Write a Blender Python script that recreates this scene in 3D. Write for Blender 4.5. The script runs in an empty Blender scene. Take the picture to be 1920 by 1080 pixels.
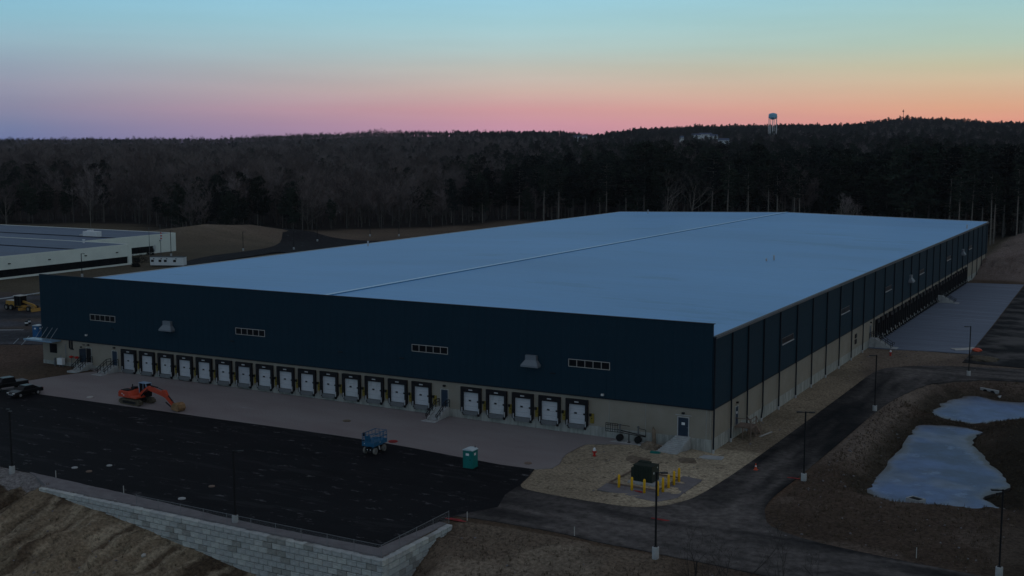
import bpy, math, random
import numpy as np
from mathutils import Vector, Matrix
from mathutils.geometry import delaunay_2d_cdt

random.seed(7)
rng = np.random.default_rng(7)
S = bpy.context.scene
COL = S.collection
R = math.radians

# ------------------------------------------------------------------ camera
CAM = np.array([45.7, -132.4, 36.0])
FPX = 2294.0
PITCH = math.atan((540.0 - 265.0) / FPX)
YAW = R(28.5)
cd = bpy.data.cameras.new('camera')
cam = bpy.data.objects.new('camera', cd)
COL.objects.link(cam)
cam.location = CAM
cam.rotation_euler = (math.pi / 2 - PITCH, 0, YAW)
cd.sensor_width = 36
cd.lens = 36 * FPX / 1920
cd.clip_start = 1
cd.clip_end = 20000
S.camera = cam
FWH = np.array([-math.sin(YAW), math.cos(YAW), 0])
RGT = np.array([math.cos(YAW), math.sin(YAW), 0])
FWD = FWH * math.cos(PITCH) + np.array([0, 0, -math.sin(PITCH)])
UPV = FWH * math.sin(PITCH) + np.array([0, 0, math.cos(PITCH)])


def ray(px, py):
    return FWD + RGT * (px - 960) / FPX - UPV * (py - 540) / FPX


def at(px, py, z=0.3):
    d = ray(px, py)
    p = CAM + d * ((z - CAM[2]) / d[2])
    return (float(p[0]), float(p[1]))


# ------------------------------------------------------------------ sky and light
S.view_settings.view_transform = 'Standard'
S.view_settings.look = 'None'
S.view_settings.exposure = 0.0
S.view_settings.gamma = 1.0
S.view_settings.use_curve_mapping = False


def lin(c):
    c = c / 255.0
    return c / 12.92 if c <= 0.04045 else ((c + 0.07) / 1.055) ** 2.4


def srgb(r, g, b):
    return (lin(r), lin(g), lin(b), 1.0)


W = bpy.data.worlds.new('World')
S.world = W
W.use_nodes = True
nt = W.node_tree
nt.nodes.clear()
N = nt.nodes.new
L = nt.links.new
tc = N('ShaderNodeTexCoord')
sep = N('ShaderNodeSeparateXYZ')
L(tc.outputs['Generated'], sep.inputs[0])


def mth(op, a, b=None, clamp=False):
    n = N('ShaderNodeMath')
    n.operation = op
    n.use_clamp = clamp
    for i, v in enumerate((a, b)):
        if v is None:
            continue
        if isinstance(v, (int, float)):
            n.inputs[i].default_value = v
        else:
            L(v, n.inputs[i])
    return n.outputs[0]


zc = mth('MAXIMUM', sep.outputs['Z'], 0.0)
tt = mth('SQRT', zc)
# sine of the azimuth away from the middle of the view, positive towards the sunset
hx = mth('MULTIPLY', sep.outputs['X'], float(RGT[0]))
hy = mth('MULTIPLY', sep.outputs['Y'], float(RGT[1]))
lat = mth('ADD', hx, hy)
fx = mth('MULTIPLY', sep.outputs['X'], float(FWH[0]))
fy = mth('MULTIPLY', sep.outputs['Y'], float(FWH[1]))
fwd_ = mth('ADD', fx, fy)
azi = N('ShaderNodeMath')
azi.operation = 'ARCTAN2'
L(lat, azi.inputs[0])
L(fwd_, azi.inputs[1])
azo = azi.outputs[0]


def ramp(stops):
    r = N('ShaderNodeValToRGB')
    e = r.color_ramp.elements
    while len(e) > 1:
        e.remove(e[-1])
    e[0].position = stops[0][0]
    e[0].color = stops[0][1]
    for p, c in stops[1:]:
        k = e.new(p)
        k.color = c
    L(tt, r.inputs[0])
    return r.outputs[0]


HIGH = [(0.42, (0.165, 0.34, 0.45, 1)), (0.52, (0.175, 0.27, 0.36, 1)), (0.64, (0.185, 0.235, 0.295, 1)), (0.80, (0.18, 0.20, 0.245, 1)), (1.0, (0.165, 0.18, 0.22, 1))]
left = ramp([(0.0, srgb(100, 112, 162)), (0.104, srgb(118, 128, 166)), (0.160, srgb(139, 138, 165)), (0.206, srgb(148, 150, 170)),
             (0.240, srgb(148, 163, 180)), (0.272, srgb(148, 178, 192)), (0.306, srgb(140, 186, 203)), (0.345, srgb(134, 190, 216))] + HIGH)
mid = ramp([(0.0, srgb(180, 138, 166)), (0.112, srgb(206, 150, 168)), (0.160, srgb(216, 160, 163)), (0.200, srgb(206, 178, 168)),
            (0.240, srgb(192, 190, 180)), (0.272, srgb(176, 199, 198)), (0.306, srgb(162, 203, 211)), (0.345, srgb(150, 203, 223))] + HIGH)
right = ramp([(0.0, srgb(205, 134, 122)), (0.120, srgb(228, 154, 134)), (0.160, srgb(228, 170, 138)), (0.206, srgb(213, 184, 153)),
              (0.240, srgb(196, 191, 162)), (0.272, srgb(174, 194, 178)), (0.306, srgb(163, 197, 193)), (0.345, srgb(150, 197, 208))] + HIGH)


def mixc(f, a, b):
    m = N('ShaderNodeMix')
    m.data_type = 'RGBA'
    m.clamp_factor = True
    L(f, m.inputs[0])
    L(a, m.inputs[6])
    L(b, m.inputs[7])
    return m.outputs[2]


f1 = mth('ADD', mth('MULTIPLY', azo, 2.6), 1.0, clamp=True)     # 0 at the left edge, 1 in the middle
f2 = mth('MULTIPLY', azo, 2.9, clamp=True)
sky = mixc(f2, mixc(f1, left, mid), right)
wm = N('ShaderNodeMapping')
wm.inputs['Scale'].default_value = (3.0, 3.0, 42.0)
L(tc.outputs['Generated'], wm.inputs[0])
wn = N('ShaderNodeTexNoise')
wn.inputs['Scale'].default_value = 1.4
wn.inputs['Detail'].default_value = 6
L(wm.outputs[0], wn.inputs[0])
wr = N('ShaderNodeMapRange')
wr.inputs[1].default_value = 0.3
wr.inputs[2].default_value = 0.75
wr.inputs[3].default_value = 0.965
wr.inputs[4].default_value = 1.04
L(wn.outputs[0], wr.inputs[0])
wv = N('ShaderNodeVectorMath')
wv.operation = 'SCALE'
L(sky, wv.inputs[0])
L(wr.outputs[0], wv.inputs['Scale'])
bg = N('ShaderNodeBackground')
L(wv.outputs[0], bg.inputs[0])
bg.inputs[1].default_value = 1.0
wo = N('ShaderNodeOutputWorld')
L(bg.outputs[0], wo.inputs[0])

# the last glow of the sun, set behind the woods on the right
sd = bpy.data.lights.new('sun', 'SUN')
sd.energy = 0.02
sd.angle = R(40)
sd.color = (1.0, 0.72, 0.5)
sun = bpy.data.objects.new('sun', sd)
COL.objects.link(sun)
_s = RGT * 0.97 + FWH * 0.25 + np.array([0, 0, 0.16])
sun.rotation_euler = Vector(_s).to_track_quat('Z', 'Y').to_euler()
sun.location = (200, 100, 120)


# ------------------------------------------------------------------ materials
def mat(name, col, rough=0.8, spec=0.3, var=0.0, vscale=0.4, col2=None, bump=0.0, bscale=6.0, metal=0.0, detail=6.0, stretch=None, attr=None, emit=None, coat=0.0, thresh=(0.35, 0.65)):
    m = bpy.data.materials.new(name)
    m.use_nodes = True
    t = m.node_tree
    p = t.nodes['Principled BSDF']
    p.inputs['Base Color'].default_value = (*col, 1)
    p.inputs['Roughness'].default_value = rough
    p.inputs['Specular IOR Level'].default_value = spec
    p.inputs['Metallic'].default_value = metal
    p.inputs['Coat Weight'].default_value = coat
    if emit:
        p.inputs['Emission Color'].default_value = (*emit[0], 1)
        p.inputs['Emission Strength'].default_value = emit[1]
    if var > 0 or bump > 0 or attr:
        c = t.nodes.new('ShaderNodeTexCoord')
        mp = t.nodes.new('ShaderNodeMapping')
        t.links.new(c.outputs['Object'], mp.inputs[0])
        if stretch:
            mp.inputs['Scale'].default_value = stretch
    src = None
    if attr:
        a = t.nodes.new('ShaderNodeAttribute')
        a.attribute_name = attr
        src = a.outputs['Color']
    if var > 0:
        n = t.nodes.new('ShaderNodeTexNoise')
        n.inputs['Scale'].default_value = vscale
        n.inputs['Detail'].default_value = detail
        n.inputs['Roughness'].default_value = 0.62
        t.links.new(mp.outputs[0], n.inputs[0])
        mr = t.nodes.new('ShaderNodeMapRange')
        mr.inputs[1].default_value, mr.inputs[2].default_value = thresh
        t.links.new(n.outputs[0], mr.inputs[0])
        if attr:
            mr.inputs[3].default_value = 1 - var
            mr.inputs[4].default_value = 1 + var
            mx = t.nodes.new('ShaderNodeVectorMath')
            mx.operation = 'SCALE'
            t.links.new(src, mx.inputs[0])
            t.links.new(mr.outputs[0], mx.inputs['Scale'])
            src = mx.outputs[0]
        else:
            mx = t.nodes.new('ShaderNodeMix')
            mx.data_type = 'RGBA'
            c2 = col2 or tuple(v * (1 - var) for v in col)
            mx.inputs[6].default_value = (*col, 1)
            mx.inputs[7].default_value = (*c2, 1)
            t.links.new(mr.outputs[0], mx.inputs[0])
            src = mx.outputs[2]
    if src is not None:
        t.links.new(src, p.inputs['Base Color'])
    if bump > 0:
        n2 = t.nodes.new('ShaderNodeTexNoise')
        n2.inputs['Scale'].default_value = bscale
        n2.inputs['Detail'].default_value = 5
        t.links.new(mp.outputs[0], n2.inputs[0])
        b = t.nodes.new('ShaderNodeBump')
        b.inputs['Strength'].default_value = bump
        b.inputs['Distance'].default_value = 0.3
        t.links.new(n2.outputs[0], b.inputs['Height'])
        t.links.new(b.outputs[0], p.inputs['Normal'])
    return m


def speckle(m, col, scale, size, stretch=(1, 1, 1), amount=1.0):
    """scattered pale marks (salt, dried mud, ice bits) mixed over a material's colour"""
    t = m.node_tree
    p = t.nodes['Principled BSDF']
    c = t.nodes.new('ShaderNodeTexCoord')
    mp = t.nodes.new('ShaderNodeMapping')
    mp.inputs['Scale'].default_value = stretch
    t.links.new(c.outputs['Object'], mp.inputs[0])
    n = t.nodes.new('ShaderNodeTexNoise')
    n.inputs['Scale'].default_value = scale
    n.inputs['Detail'].default_value = 8
    n.inputs['Roughness'].default_value = 0.75
    t.links.new(mp.outputs[0], n.inputs[0])
    mr = t.nodes.new('ShaderNodeMapRange')
    mr.inputs[1].default_value = size
    mr.inputs[2].default_value = size + 0.03
    mr.inputs[4].default_value = amount
    t.links.new(n.outputs[0], mr.inputs[0])
    mx = t.nodes.new('ShaderNodeMix')
    mx.data_type = 'RGBA'
    t.links.new(mr.outputs[0], mx.inputs[0])
    l = p.inputs['Base Color'].links
    if l:
        t.links.new(l[0].from_socket, mx.inputs[6])
    else:
        mx.inputs[6].default_value = p.inputs['Base Color'].default_value
    mx.inputs[7].default_value = (*col, 1)
    t.links.new(mx.outputs[2], p.inputs['Base Color'])
    return m


M = {}
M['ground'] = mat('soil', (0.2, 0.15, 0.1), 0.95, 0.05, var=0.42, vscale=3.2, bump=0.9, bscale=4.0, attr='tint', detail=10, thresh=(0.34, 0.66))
speckle(M['ground'], (0.30, 0.27, 0.23), 2.3, 0.69, (1, 1, 1), 0.6)
speckle(M['ground'], (0.045, 0.034, 0.026), 1.1, 0.575, (1, 1, 1), 0.55)
speckle(M['ground'], (0.26, 0.22, 0.17), 0.9, 0.61, (1.3, 1, 1), 0.35)
M['asphalt'] = mat('new_asphalt', (0.0080, 0.0083, 0.0100), 0.85, 0.08, var=0.5, vscale=0.16, col2=(0.011, 0.0115, 0.014), bump=0.15, bscale=9, stretch=(0.45, 1.7, 1))
speckle(M['asphalt'], (0.10, 0.10, 0.105), 0.55, 0.605, (0.7, 1.8, 1), 1.0)
speckle(M['asphalt'], (0.022, 0.0225, 0.025), 0.25, 0.56, (0.3, 2.0, 1), 0.7)
M['road'] = mat('dusty_asphalt', (0.0085, 0.009, 0.0105), 0.9, 0.1, var=0.6, vscale=0.16, col2=(0.10, 0.093, 0.09), bump=0.2, bscale=8, detail=12, stretch=(0.7, 0.9, 1), thresh=(0.45, 0.62))
speckle(M['road'], (0.10, 0.095, 0.095), 0.45, 0.62, (0.7, 1.5, 1), 0.7)
M['drive'] = mat('dusty_drive', (0.02, 0.02, 0.02), 0.9, 0.08, var=0.35, vscale=1.4, attr='tint', bump=0.2, bscale=8, detail=8)
speckle(M['drive'], (0.12, 0.115, 0.11), 0.9, 0.655, (0.9, 1.2, 1), 0.7)
M['gravel'] = mat('gravel_base', (0.275, 0.25, 0.245), 0.93, 0.08, var=0.3, vscale=0.12, col2=(0.235, 0.20, 0.20), bump=0.5, bscale=5, stretch=(0.5, 1.5, 1), detail=9)
speckle(M['gravel'], (0.36, 0.35, 0.36), 0.28, 0.64, (0.5, 2.2, 1), 0.45)
M['side_apron'] = mat('pale_paving', (0.145, 0.175, 0.235), 0.7, 0.25, var=0.3, vscale=0.25, col2=(0.11, 0.135, 0.185), bump=0.15, bscale=5, stretch=(0.25, 3.0, 1), detail=9)
M['strip'] = mat('crushed_stone', (0.221, 0.2082, 0.2125), 0.95, 0.08, var=0.45, vscale=0.9, col2=(0.17, 0.155, 0.16), bump=0.8, bscale=3, detail=9)
speckle(M['side_apron'], (0.24, 0.28, 0.36), 0.22, 0.57, (0.12, 3.5, 1), 0.6)
M['cladding'] = mat('navy_cladding', (0.0100, 0.033, 0.052), 0.75, 0.12, var=0.12, vscale=0.5)
M['joint'] = mat('dark_joint', (0.006, 0.012, 0.02), 0.7, 0.2)
M['block'] = mat('tan_block', (0.30, 0.275, 0.23), 0.9, 0.1, var=0.16, vscale=0.35, col2=(0.26, 0.235, 0.19), bump=0.15, bscale=10)
M['stem'] = mat('concrete_stem', (0.40, 0.405, 0.375), 0.88, 0.12, var=0.35, vscale=0.9, col2=(0.22, 0.225, 0.21), stretch=(2.2, 2.2, 0.35), detail=8)
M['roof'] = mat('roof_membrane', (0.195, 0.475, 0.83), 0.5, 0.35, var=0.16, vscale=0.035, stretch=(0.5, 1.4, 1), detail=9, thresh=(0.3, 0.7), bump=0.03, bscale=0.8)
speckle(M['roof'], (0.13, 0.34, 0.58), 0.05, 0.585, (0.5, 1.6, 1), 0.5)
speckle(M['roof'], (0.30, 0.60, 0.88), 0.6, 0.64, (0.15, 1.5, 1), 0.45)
M['coping'] = mat('pale_coping', (0.408, 0.4216, 0.4352), 0.5, 0.4)
M['seam'] = mat('seam_membrane', (0.55, 0.80, 0.98), 0.5, 0.4)
M['ridge_dark'] = mat('dark_blue_flashing', (0.08, 0.24, 0.44), 0.7, 0.2)
M['black'] = mat('black_rubber', (0.010, 0.010, 0.012), 0.75, 0.2)
M['door_white'] = mat('white_door_paint', (0.5184, 0.54, 0.576), 0.55, 0.3, var=0.10, vscale=0.9)
M['door_grey'] = mat('greyed_door_paint', (0.44, 0.46, 0.50), 0.6, 0.3, var=0.15, vscale=1.2)
M['door_scuffed'] = mat('scuffed_door_paint', (0.50, 0.52, 0.54), 0.6, 0.3, var=0.35, vscale=1.6, stretch=(1, 1, 0.4), thresh=(0.5, 0.7))
M['glass'] = mat('dark_glass', (0.006, 0.007, 0.009), 0.28, 0.15)
M['winframe'] = mat('pale_window_frame', (0.4216, 0.408, 0.3808), 0.6, 0.3)
M['grey_steel'] = mat('grey_steel', (0.1156, 0.1224, 0.1292), 0.6, 0.4, var=0.2, vscale=2)
M['galv'] = mat('galvanised_steel', (0.1768, 0.204, 0.2312), 0.6, 0.4, metal=0.3)
M['yellow'] = mat('safety_yellow', (0.85, 0.48, 0.012), 0.6, 0.3, var=0.15, vscale=2)
M['yellow_dull'] = mat('dull_yellow_panel', (0.2448, 0.1836, 0.034), 0.7, 0.2, var=0.2, vscale=3)
M['navy_door'] = mat('navy_door_paint', (0.0108, 0.027, 0.051), 0.5, 0.35)
M['rail_black'] = mat('black_handrail', (0.006, 0.007, 0.009), 0.5, 0.4)
M['concrete'] = mat('concrete', (0.44, 0.45, 0.45), 0.88, 0.15, var=0.25, vscale=1.5, bump=0.15, bscale=6)
M['wood'] = mat('raw_lumber', (0.2312, 0.17, 0.136), 0.85, 0.15, var=0.3, vscale=2)
M['canopy'] = mat('canopy_sheet', (0.204, 0.3264, 0.4488), 0.35, 0.5)
M['orange'] = mat('orange_red_paint', (0.4896, 0.0578, 0.0204), 0.5, 0.35, var=0.25, vscale=1.2, col2=(0.5, 0.06, 0.025))
M['track'] = mat('muddy_track', (0.13, 0.11, 0.08), 0.9, 0.1, var=0.5, vscale=3)
M['bucket'] = mat('muddy_bucket', (0.33, 0.20, 0.10), 0.8, 0.2, var=0.4, vscale=2.5)
M['dkmetal'] = mat('dark_metal', (0.008, 0.008, 0.009), 0.6, 0.25)
M['cab_roof'] = mat('sky_tinted_cab_roof', (0.238, 0.34, 0.4624), 0.4, 0.4)  # the blue is sky reflection put into the base colour
M['blue'] = mat('lift_blue', (0.012, 0.115, 0.23), 0.45, 0.4, var=0.2, vscale=1.5)
M['tyre'] = mat('tyre_rubber', (0.018, 0.018, 0.018), 0.85, 0.15)
M['tyre_dusty'] = mat('dusty_tyre', (0.20, 0.19, 0.17), 0.9, 0.1)
M['white'] = mat('white_paint', (0.72, 0.73, 0.74), 0.55, 0.3, var=0.06, vscale=1)
M['teal'] = mat('teal_plastic', (0.0, 0.17, 0.155), 0.5, 0.4, var=0.12, vscale=1.5)
M['teal_roof'] = mat('pale_plastic_roof', (0.4896, 0.576, 0.6048), 0.5, 0.4)
M['bluetoilet'] = mat('blue_plastic', (0.0068, 0.1088, 0.2856), 0.5, 0.4)
M['dkgreen'] = mat('dark_green_metal', (0.012, 0.022, 0.014), 0.55, 0.35)
M['car_black'] = mat('black_car_paint', (0.004, 0.005, 0.006), 0.35, 0.3)
M['car_glass'] = mat('tinted_car_glass', (0.003, 0.003, 0.004), 0.4, 0.12)
M['chrome'] = mat('wheel_metal', (0.5, 0.5, 0.5), 0.35, 0.5, metal=0.7)
M['lamp_lens'] = mat('headlight_lens', (0.576, 0.576, 0.5616), 0.2, 0.5)
M['red'] = mat('red_paint', (0.442, 0.0204, 0.0136), 0.55, 0.3)
M['cone'] = mat('cone_orange', (0.578, 0.0816, 0.034), 0.6, 0.3)
M['red_mark'] = mat('red_marking_paint', (0.35, 0.05, 0.05), 0.9, 0.1, var=0.5, vscale=1.2)
M['wblock'] = mat('retaining_block', (0.50, 0.52, 0.51), 0.92, 0.1, var=0.28, vscale=1.3, bump=0.7, bscale=4)
M['wblock2'] = mat('retaining_block_light', (0.58, 0.60, 0.57), 0.92, 0.1, var=0.25, vscale=1.3, bump=0.7, bscale=4)
M['wblock3'] = mat('retaining_block_stained', (0.38, 0.385, 0.36), 0.92, 0.1, var=0.35, vscale=1.3, bump=0.7, bscale=4)
M['ice'] = mat('ice', (0.055, 0.125, 0.29), 0.42, 0.35, var=0.30, vscale=0.14, col2=(0.03, 0.065, 0.13), bump=0.06, bscale=0.7, detail=10, thresh=(0.44, 0.64))
M['ice'] = mat('ice', (0.06, 0.12, 0.29), 0.42, 0.35, var=0.22, vscale=0.5, bump=0.06, bscale=0.7, attr='tint', detail=9)
speckle(M['ice'], (0.16, 0.25, 0.42), 0.30, 0.60, (1, 1, 1), 0.7)
speckle(M['ice'], (0.03, 0.05, 0.08), 0.5, 0.64, (1, 1.6, 1), 0.7)
M['offwhite'] = mat('offwhite_wall', (0.80, 0.82, 0.75), 0.8, 0.2, var=0.08, vscale=0.3)
M['blueroof'] = mat('grey_blue_roof', (0.065, 0.095, 0.17), 0.6, 0.4, var=0.25, vscale=0.08, stretch=(0.5, 2, 1))
M['grader'] = mat('grader_yellow', (0.4216, 0.2312, 0.0408), 0.6, 0.3, var=0.25, vscale=1.5)
M['bark'] = mat('grey_bark', (0.115, 0.105, 0.095), 0.95, 0.05, var=0.4, vscale=1.5)


def per_object_tone(m, lo, hi):
    t_ = m.node_tree
    p = t_.nodes['Principled BSDF']
    oi = t_.nodes.new('ShaderNodeObjectInfo')
    mr = t_.nodes.new('ShaderNodeMapRange')
    mr.inputs[3].default_value = lo
    mr.inputs[4].default_value = hi
    t_.links.new(oi.outputs['Random'], mr.inputs[0])
    vm = t_.nodes.new('ShaderNodeVectorMath')
    vm.operation = 'SCALE'
    vm.inputs[0].default_value = p.inputs['Base Color'].default_value[:3]
    t_.links.new(mr.outputs[0], vm.inputs['Scale'])
    t_.links.new(vm.outputs[0], p.inputs['Base Color'])


M['sapling_bark'] = mat('dark_twigs', (0.05, 0.045, 0.042), 0.95, 0.03)
M['bark_pale'] = mat('pale_bark', (0.23, 0.205, 0.18), 0.95, 0.05, var=0.4, vscale=1.2)
M['bark_birch'] = mat('birch_bark', (0.35, 0.315, 0.266), 0.9, 0.1, var=0.5, vscale=1.5)
M['twig'] = mat('twigs', (0.135, 0.114, 0.112), 0.95, 0.03)
M['twig2'] = mat('twigs_warm', (0.112, 0.092, 0.088), 0.95, 0.03)
M['needle'] = mat('pine_needles', (0.0195, 0.027, 0.0195), 0.9, 0.08)
M['needle2'] = mat('pine_needles_dark', (0.015, 0.021, 0.018), 0.9, 0.08)
M['bush'] = mat('dark_bush', (0.02, 0.022, 0.02), 0.9, 0.08)
M['tank'] = mat('tank_blue', (0.22, 0.50, 0.68), 0.5, 0.3)
M['chain'] = mat('chain_link_wire', (0.20, 0.21, 0.22), 0.6, 0.4, metal=0.3)


for _k, _a, _b in (('twig', 0.55, 1.75), ('twig2', 0.5, 1.6), ('needle', 0.5, 1.7), ('needle2', 0.5, 1.7)):
    per_object_tone(M[_k], _a, _b)


# ------------------------------------------------------------------ helpers
def tag(o, label=None, cat=None, group=None, kind=None):
    if label:
        o['label'] = label
    if cat:
        o['category'] = cat
    if group:
        o['group'] = group
    if kind:
        o['kind'] = kind
    return o


def empty(name, loc=(0, 0, 0), rz=0.0, label=None, cat=None, group=None):
    o = bpy.data.objects.new(name, None)
    COL.objects.link(o)
    o.location = loc
    o.rotation_euler = (0, 0, rz)
    o.empty_display_size = 0.3
    return tag(o, label, cat, group)


BOXF = [(0, 3, 2, 1), (4, 5, 6, 7), (0, 1, 5, 4), (1, 2, 6, 5), (2, 3, 7, 6), (3, 0, 4, 7)]


class MB:
    def __init__(s):
        s.v = []
        s.f = []

    def add(s, vs, fs):
        o = len(s.v)
        s.v += [tuple(map(float, v)) for v in vs]
        s.f += [tuple(i + o for i in f) for f in fs]
        return s

    def box(s, x0, x1, y0, y1, z0, z1):
        return s.add([(x0, y0, z0), (x1, y0, z0), (x1, y1, z0), (x0, y1, z0), (x0, y0, z1), (x1, y0, z1), (x1, y1, z1), (x0, y1, z1)], BOXF)

    def hexa(s, pts):
        return s.add(pts, BOXF)

    def bar(s, a, b, w, h=None, up=(0, 0, 1)):
        h = h or w
        a = Vector(a)
        b = Vector(b)
        d = (b - a).normalized()
        u = Vector(up)
        if abs(d.dot(u)) > 0.98:
            u = Vector((1, 0, 0))
        sd_ = d.cross(u).normalized() * (w / 2)
        uu = sd_.cross(d).normalized() * (h / 2)
        return s.add([a - sd_ - uu, a + sd_ - uu, a + sd_ + uu, a - sd_ + uu, b - sd_ - uu, b + sd_ - uu, b + sd_ + uu, b - sd_ + uu],
                     [(0, 1, 2, 3), (7, 6, 5, 4), (0, 4, 5, 1), (1, 5, 6, 2), (2, 6, 7, 3), (3, 7, 4, 0)])

    def cyl(s, a, b, r0, r1=None, n=8, caps=True):
        r1 = r0 if r1 is None else r1
        a = Vector(a)
        b = Vector(b)
        d = (b - a)
        if d.length < 1e-6:
            return s
        d.normalize()
        u = Vector((0, 0, 1)) if abs(d.z) < 0.95 else Vector((1, 0, 0))
        p = d.cross(u).normalized()
        q = d.cross(p)
        vs = []
        for c, r in ((a, r0), (b, r1)):
            for i in range(n):
                t = 2 * math.pi * i / n
                vs.append(c + (p * math.cos(t) + q * math.sin(t)) * r)
        fs = [(i, i + n, (i + 1) % n + n, (i + 1) % n) for i in range(n)]
        if caps:
            fs += [tuple(range(n)), tuple(reversed(range(n, 2 * n)))]
        return s.add(vs, fs)

    def lathe(s, prof, c=(0, 0, 0), n=12):
        vs = []
        for r, z in prof:
            for i in range(n):
                t = 2 * math.pi * i / n
                vs.append((c[0] + r * math.cos(t), c[1] + r * math.sin(t), c[2] + z))
        fs = []
        for k in range(len(prof) - 1):
            for i in range(n):
                j = (i + 1) % n
                fs.append((k * n + i, k * n + j, (k + 1) * n + j, (k + 1) * n + i))
        fs.append(tuple(reversed(range(n))))
        fs.append(tuple(range((len(prof) - 1) * n, len(prof) * n)))
        return s.add(vs, fs)

    def prism(s, poly, y0, y1, axis='y'):
        """extrude a 2-D outline (a, z) along y (or x)"""
        n = len(poly)
        if axis == 'y':
            vs = [(p[0], y0, p[1]) for p in poly] + [(p[0], y1, p[1]) for p in poly]
        elif axis == 'x':
            vs = [(y0, p[0], p[1]) for p in poly] + [(y1, p[0], p[1]) for p in poly]
        else:
            vs = [(p[0], p[1], y0) for p in poly] + [(p[0], p[1], y1) for p in poly]
        fs = [(i, (i + 1) % n, (i + 1) % n + n, i + n) for i in range(n)] + [tuple(reversed(range(n))), tuple(range(n, 2 * n))]
        return s.add(vs, fs)

    def mesh(s, name, m, smooth=False):
        me = bpy.data.meshes.new(name)
        me.from_pydata(s.v, [], s.f)
        me.materials.append(m)
        if smooth:
            me.polygons.foreach_set('use_smooth', [True] * len(me.polygons))
        me.validate()
        return me

    def build(s, name, m, parent=None, smooth=False, bevel=0.0):
        o = bpy.data.objects.new(name, s.mesh(name, m, smooth))
        COL.objects.link(o)
        if parent:
            o.parent = parent
        if bevel:
            bv = o.modifiers.new('bevel', 'BEVEL')
            bv.width = bevel
            bv.segments = 2
            bv.limit_method = 'ANGLE'
        return o


def inst(name, me, parent=None, loc=(0, 0, 0), rot=(0, 0, 0), scale=None):
    o = bpy.data.objects.new(name, me)
    COL.objects.link(o)
    if parent:
        o.parent = parent
    o.location = loc
    o.rotation_euler = rot
    if scale:
        o.scale = scale
    return o


def kids(o):
    return [c for c in ALLKIDS.get(o.name, [])]


ALLKIDS = {}


def copy_tree(o, parent=None):
    c = o.copy()
    COL.objects.link(c)
    c.parent = parent
    for ch in o.children:
        copy_tree(ch, c)
    return c


# ------------------------------------------------------------------ noise in numpy
def _hash(ix, iy, seed):
    n = (ix.astype(np.int64) * 374761393 + iy.astype(np.int64) * 668265263 + seed * 2147483647) & 0xffffffff
    n = ((n ^ (n >> 13)) * 1274126177) & 0xffffffff
    return ((n ^ (n >> 16)) & 0xffff) / 65535.0


def vnoise(x, y, seed=0):
    ix = np.floor(x)
    iy = np.floor(y)
    fx_ = x - ix
    fy_ = y - iy
    fx_ = fx_ * fx_ * (3 - 2 * fx_)
    fy_ = fy_ * fy_ * (3 - 2 * fy_)
    a = _hash(ix, iy, seed)
    b = _hash(ix + 1, iy, seed)
    c = _hash(ix, iy + 1, seed)
    d = _hash(ix + 1, iy + 1, seed)
    return (a * (1 - fx_) + b * fx_) * (1 - fy_) + (c * (1 - fx_) + d * fx_) * fy_


def fbm(x, y, seed=0, o=4):
    t = 0
    a = 0.5
    for k in range(o):
        t = t + a * vnoise(x * 2 ** k, y * 2 ** k, seed + k)
        a *= 0.5
    return t / (1 - 0.5 ** o) - 0.5


def sstep(a, b, x):
    t = np.clip((x - a) / (b - a), 0, 1)
    return t * t * (3 - 2 * t)


def sdf(poly, x, y):
    """signed distance to a closed polygon, negative inside"""
    x = np.asarray(x, float)
    y = np.asarray(y, float)
    d = np.full(x.shape, 1e18)
    inside = np.zeros(x.shape, bool)
    n = len(poly)
    for i in range(n):
        ax, ay = poly[i]
        bx, by = poly[(i + 1) % n]
        ex, ey = bx - ax, by - ay
        t = np.clip(((x - ax) * ex + (y - ay) * ey) / (ex * ex + ey * ey + 1e-12), 0, 1)
        d = np.minimum(d, (x - ax - t * ex) ** 2 + (y - ay - t * ey) ** 2)
        if ay != by:
            cr = ((ay > y) != (by > y)) & (x < (bx - ax) * (y - ay) / (by - ay) + ax)
            inside ^= cr
    d = np.sqrt(d)
    return np.where(inside, -d, d)


def smooth_poly(pts, sub=5, corners=()):
    """closed Catmull-Rom through the points, except at the listed corner indices"""
    n = len(pts)
    out = []
    for i in range(n):
        p0, p1, p2, p3 = (np.array(pts[(i + k - 1) % n], float) for k in range(4))
        if i in corners:
            p0 = 2 * p1 - p2
        if (i + 1) % n in corners:
            p3 = 2 * p2 - p1
        if i in corners and (i + 1) % n in corners:
            out.append(tuple(p1))
            continue
        for k in range(sub):
            t = k / sub
            q = 0.5 * ((2 * p1) + (-p0 + p2) * t + (2 * p0 - 5 * p1 + 4 * p2 - p3) * t * t + (-p0 + 3 * p1 - 3 * p2 + p3) * t ** 3)
            out.append((float(q[0]), float(q[1])))
    return out


# ------------------------------------------------------------------ outlines on the ground (metres, x along the dock wall, y away)
WALL = [(-56.4, -47.2), (-12.35, -48.6), (-12.35, -37.3)]       # outer face of the retaining wall
YARD = [(-122, -17.2), (-14.5, -16.4), (-13.6, -19.5), (-12.9, -22.6), (-10.5, -24.0), (-2, -24.4), (2.0, -22.6), (3.9, -19.4),
        (4.6, -16), (5.0, -9), (5.2, 0), (5.4, 20), (5.6, 40), (5.9, 59), (8.0, 64.5), (14, 69.0), (30, 73), (48, 75), (48, 62.5), (30, 61.5), (20.5, 59.5), (15.5, 54),
        (13.2, 44), (12.1, 32), (11.8, 10), (11.6, -5), (11.4, -14), (12.3, -19.5), (15.5, -24.2), (27, -27.0), (60, -30),
        (60, -44), (30, -38.5), (18, -36.3), (6, -35.2), (-7.3, -34.6), (-13.3, -34.9), (-13.6, -37.5), (-14.3, -46.4), (-28, -46.3), (-45.5, -44.9),
        (-68, -43.4), (-122, -40)]
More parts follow.
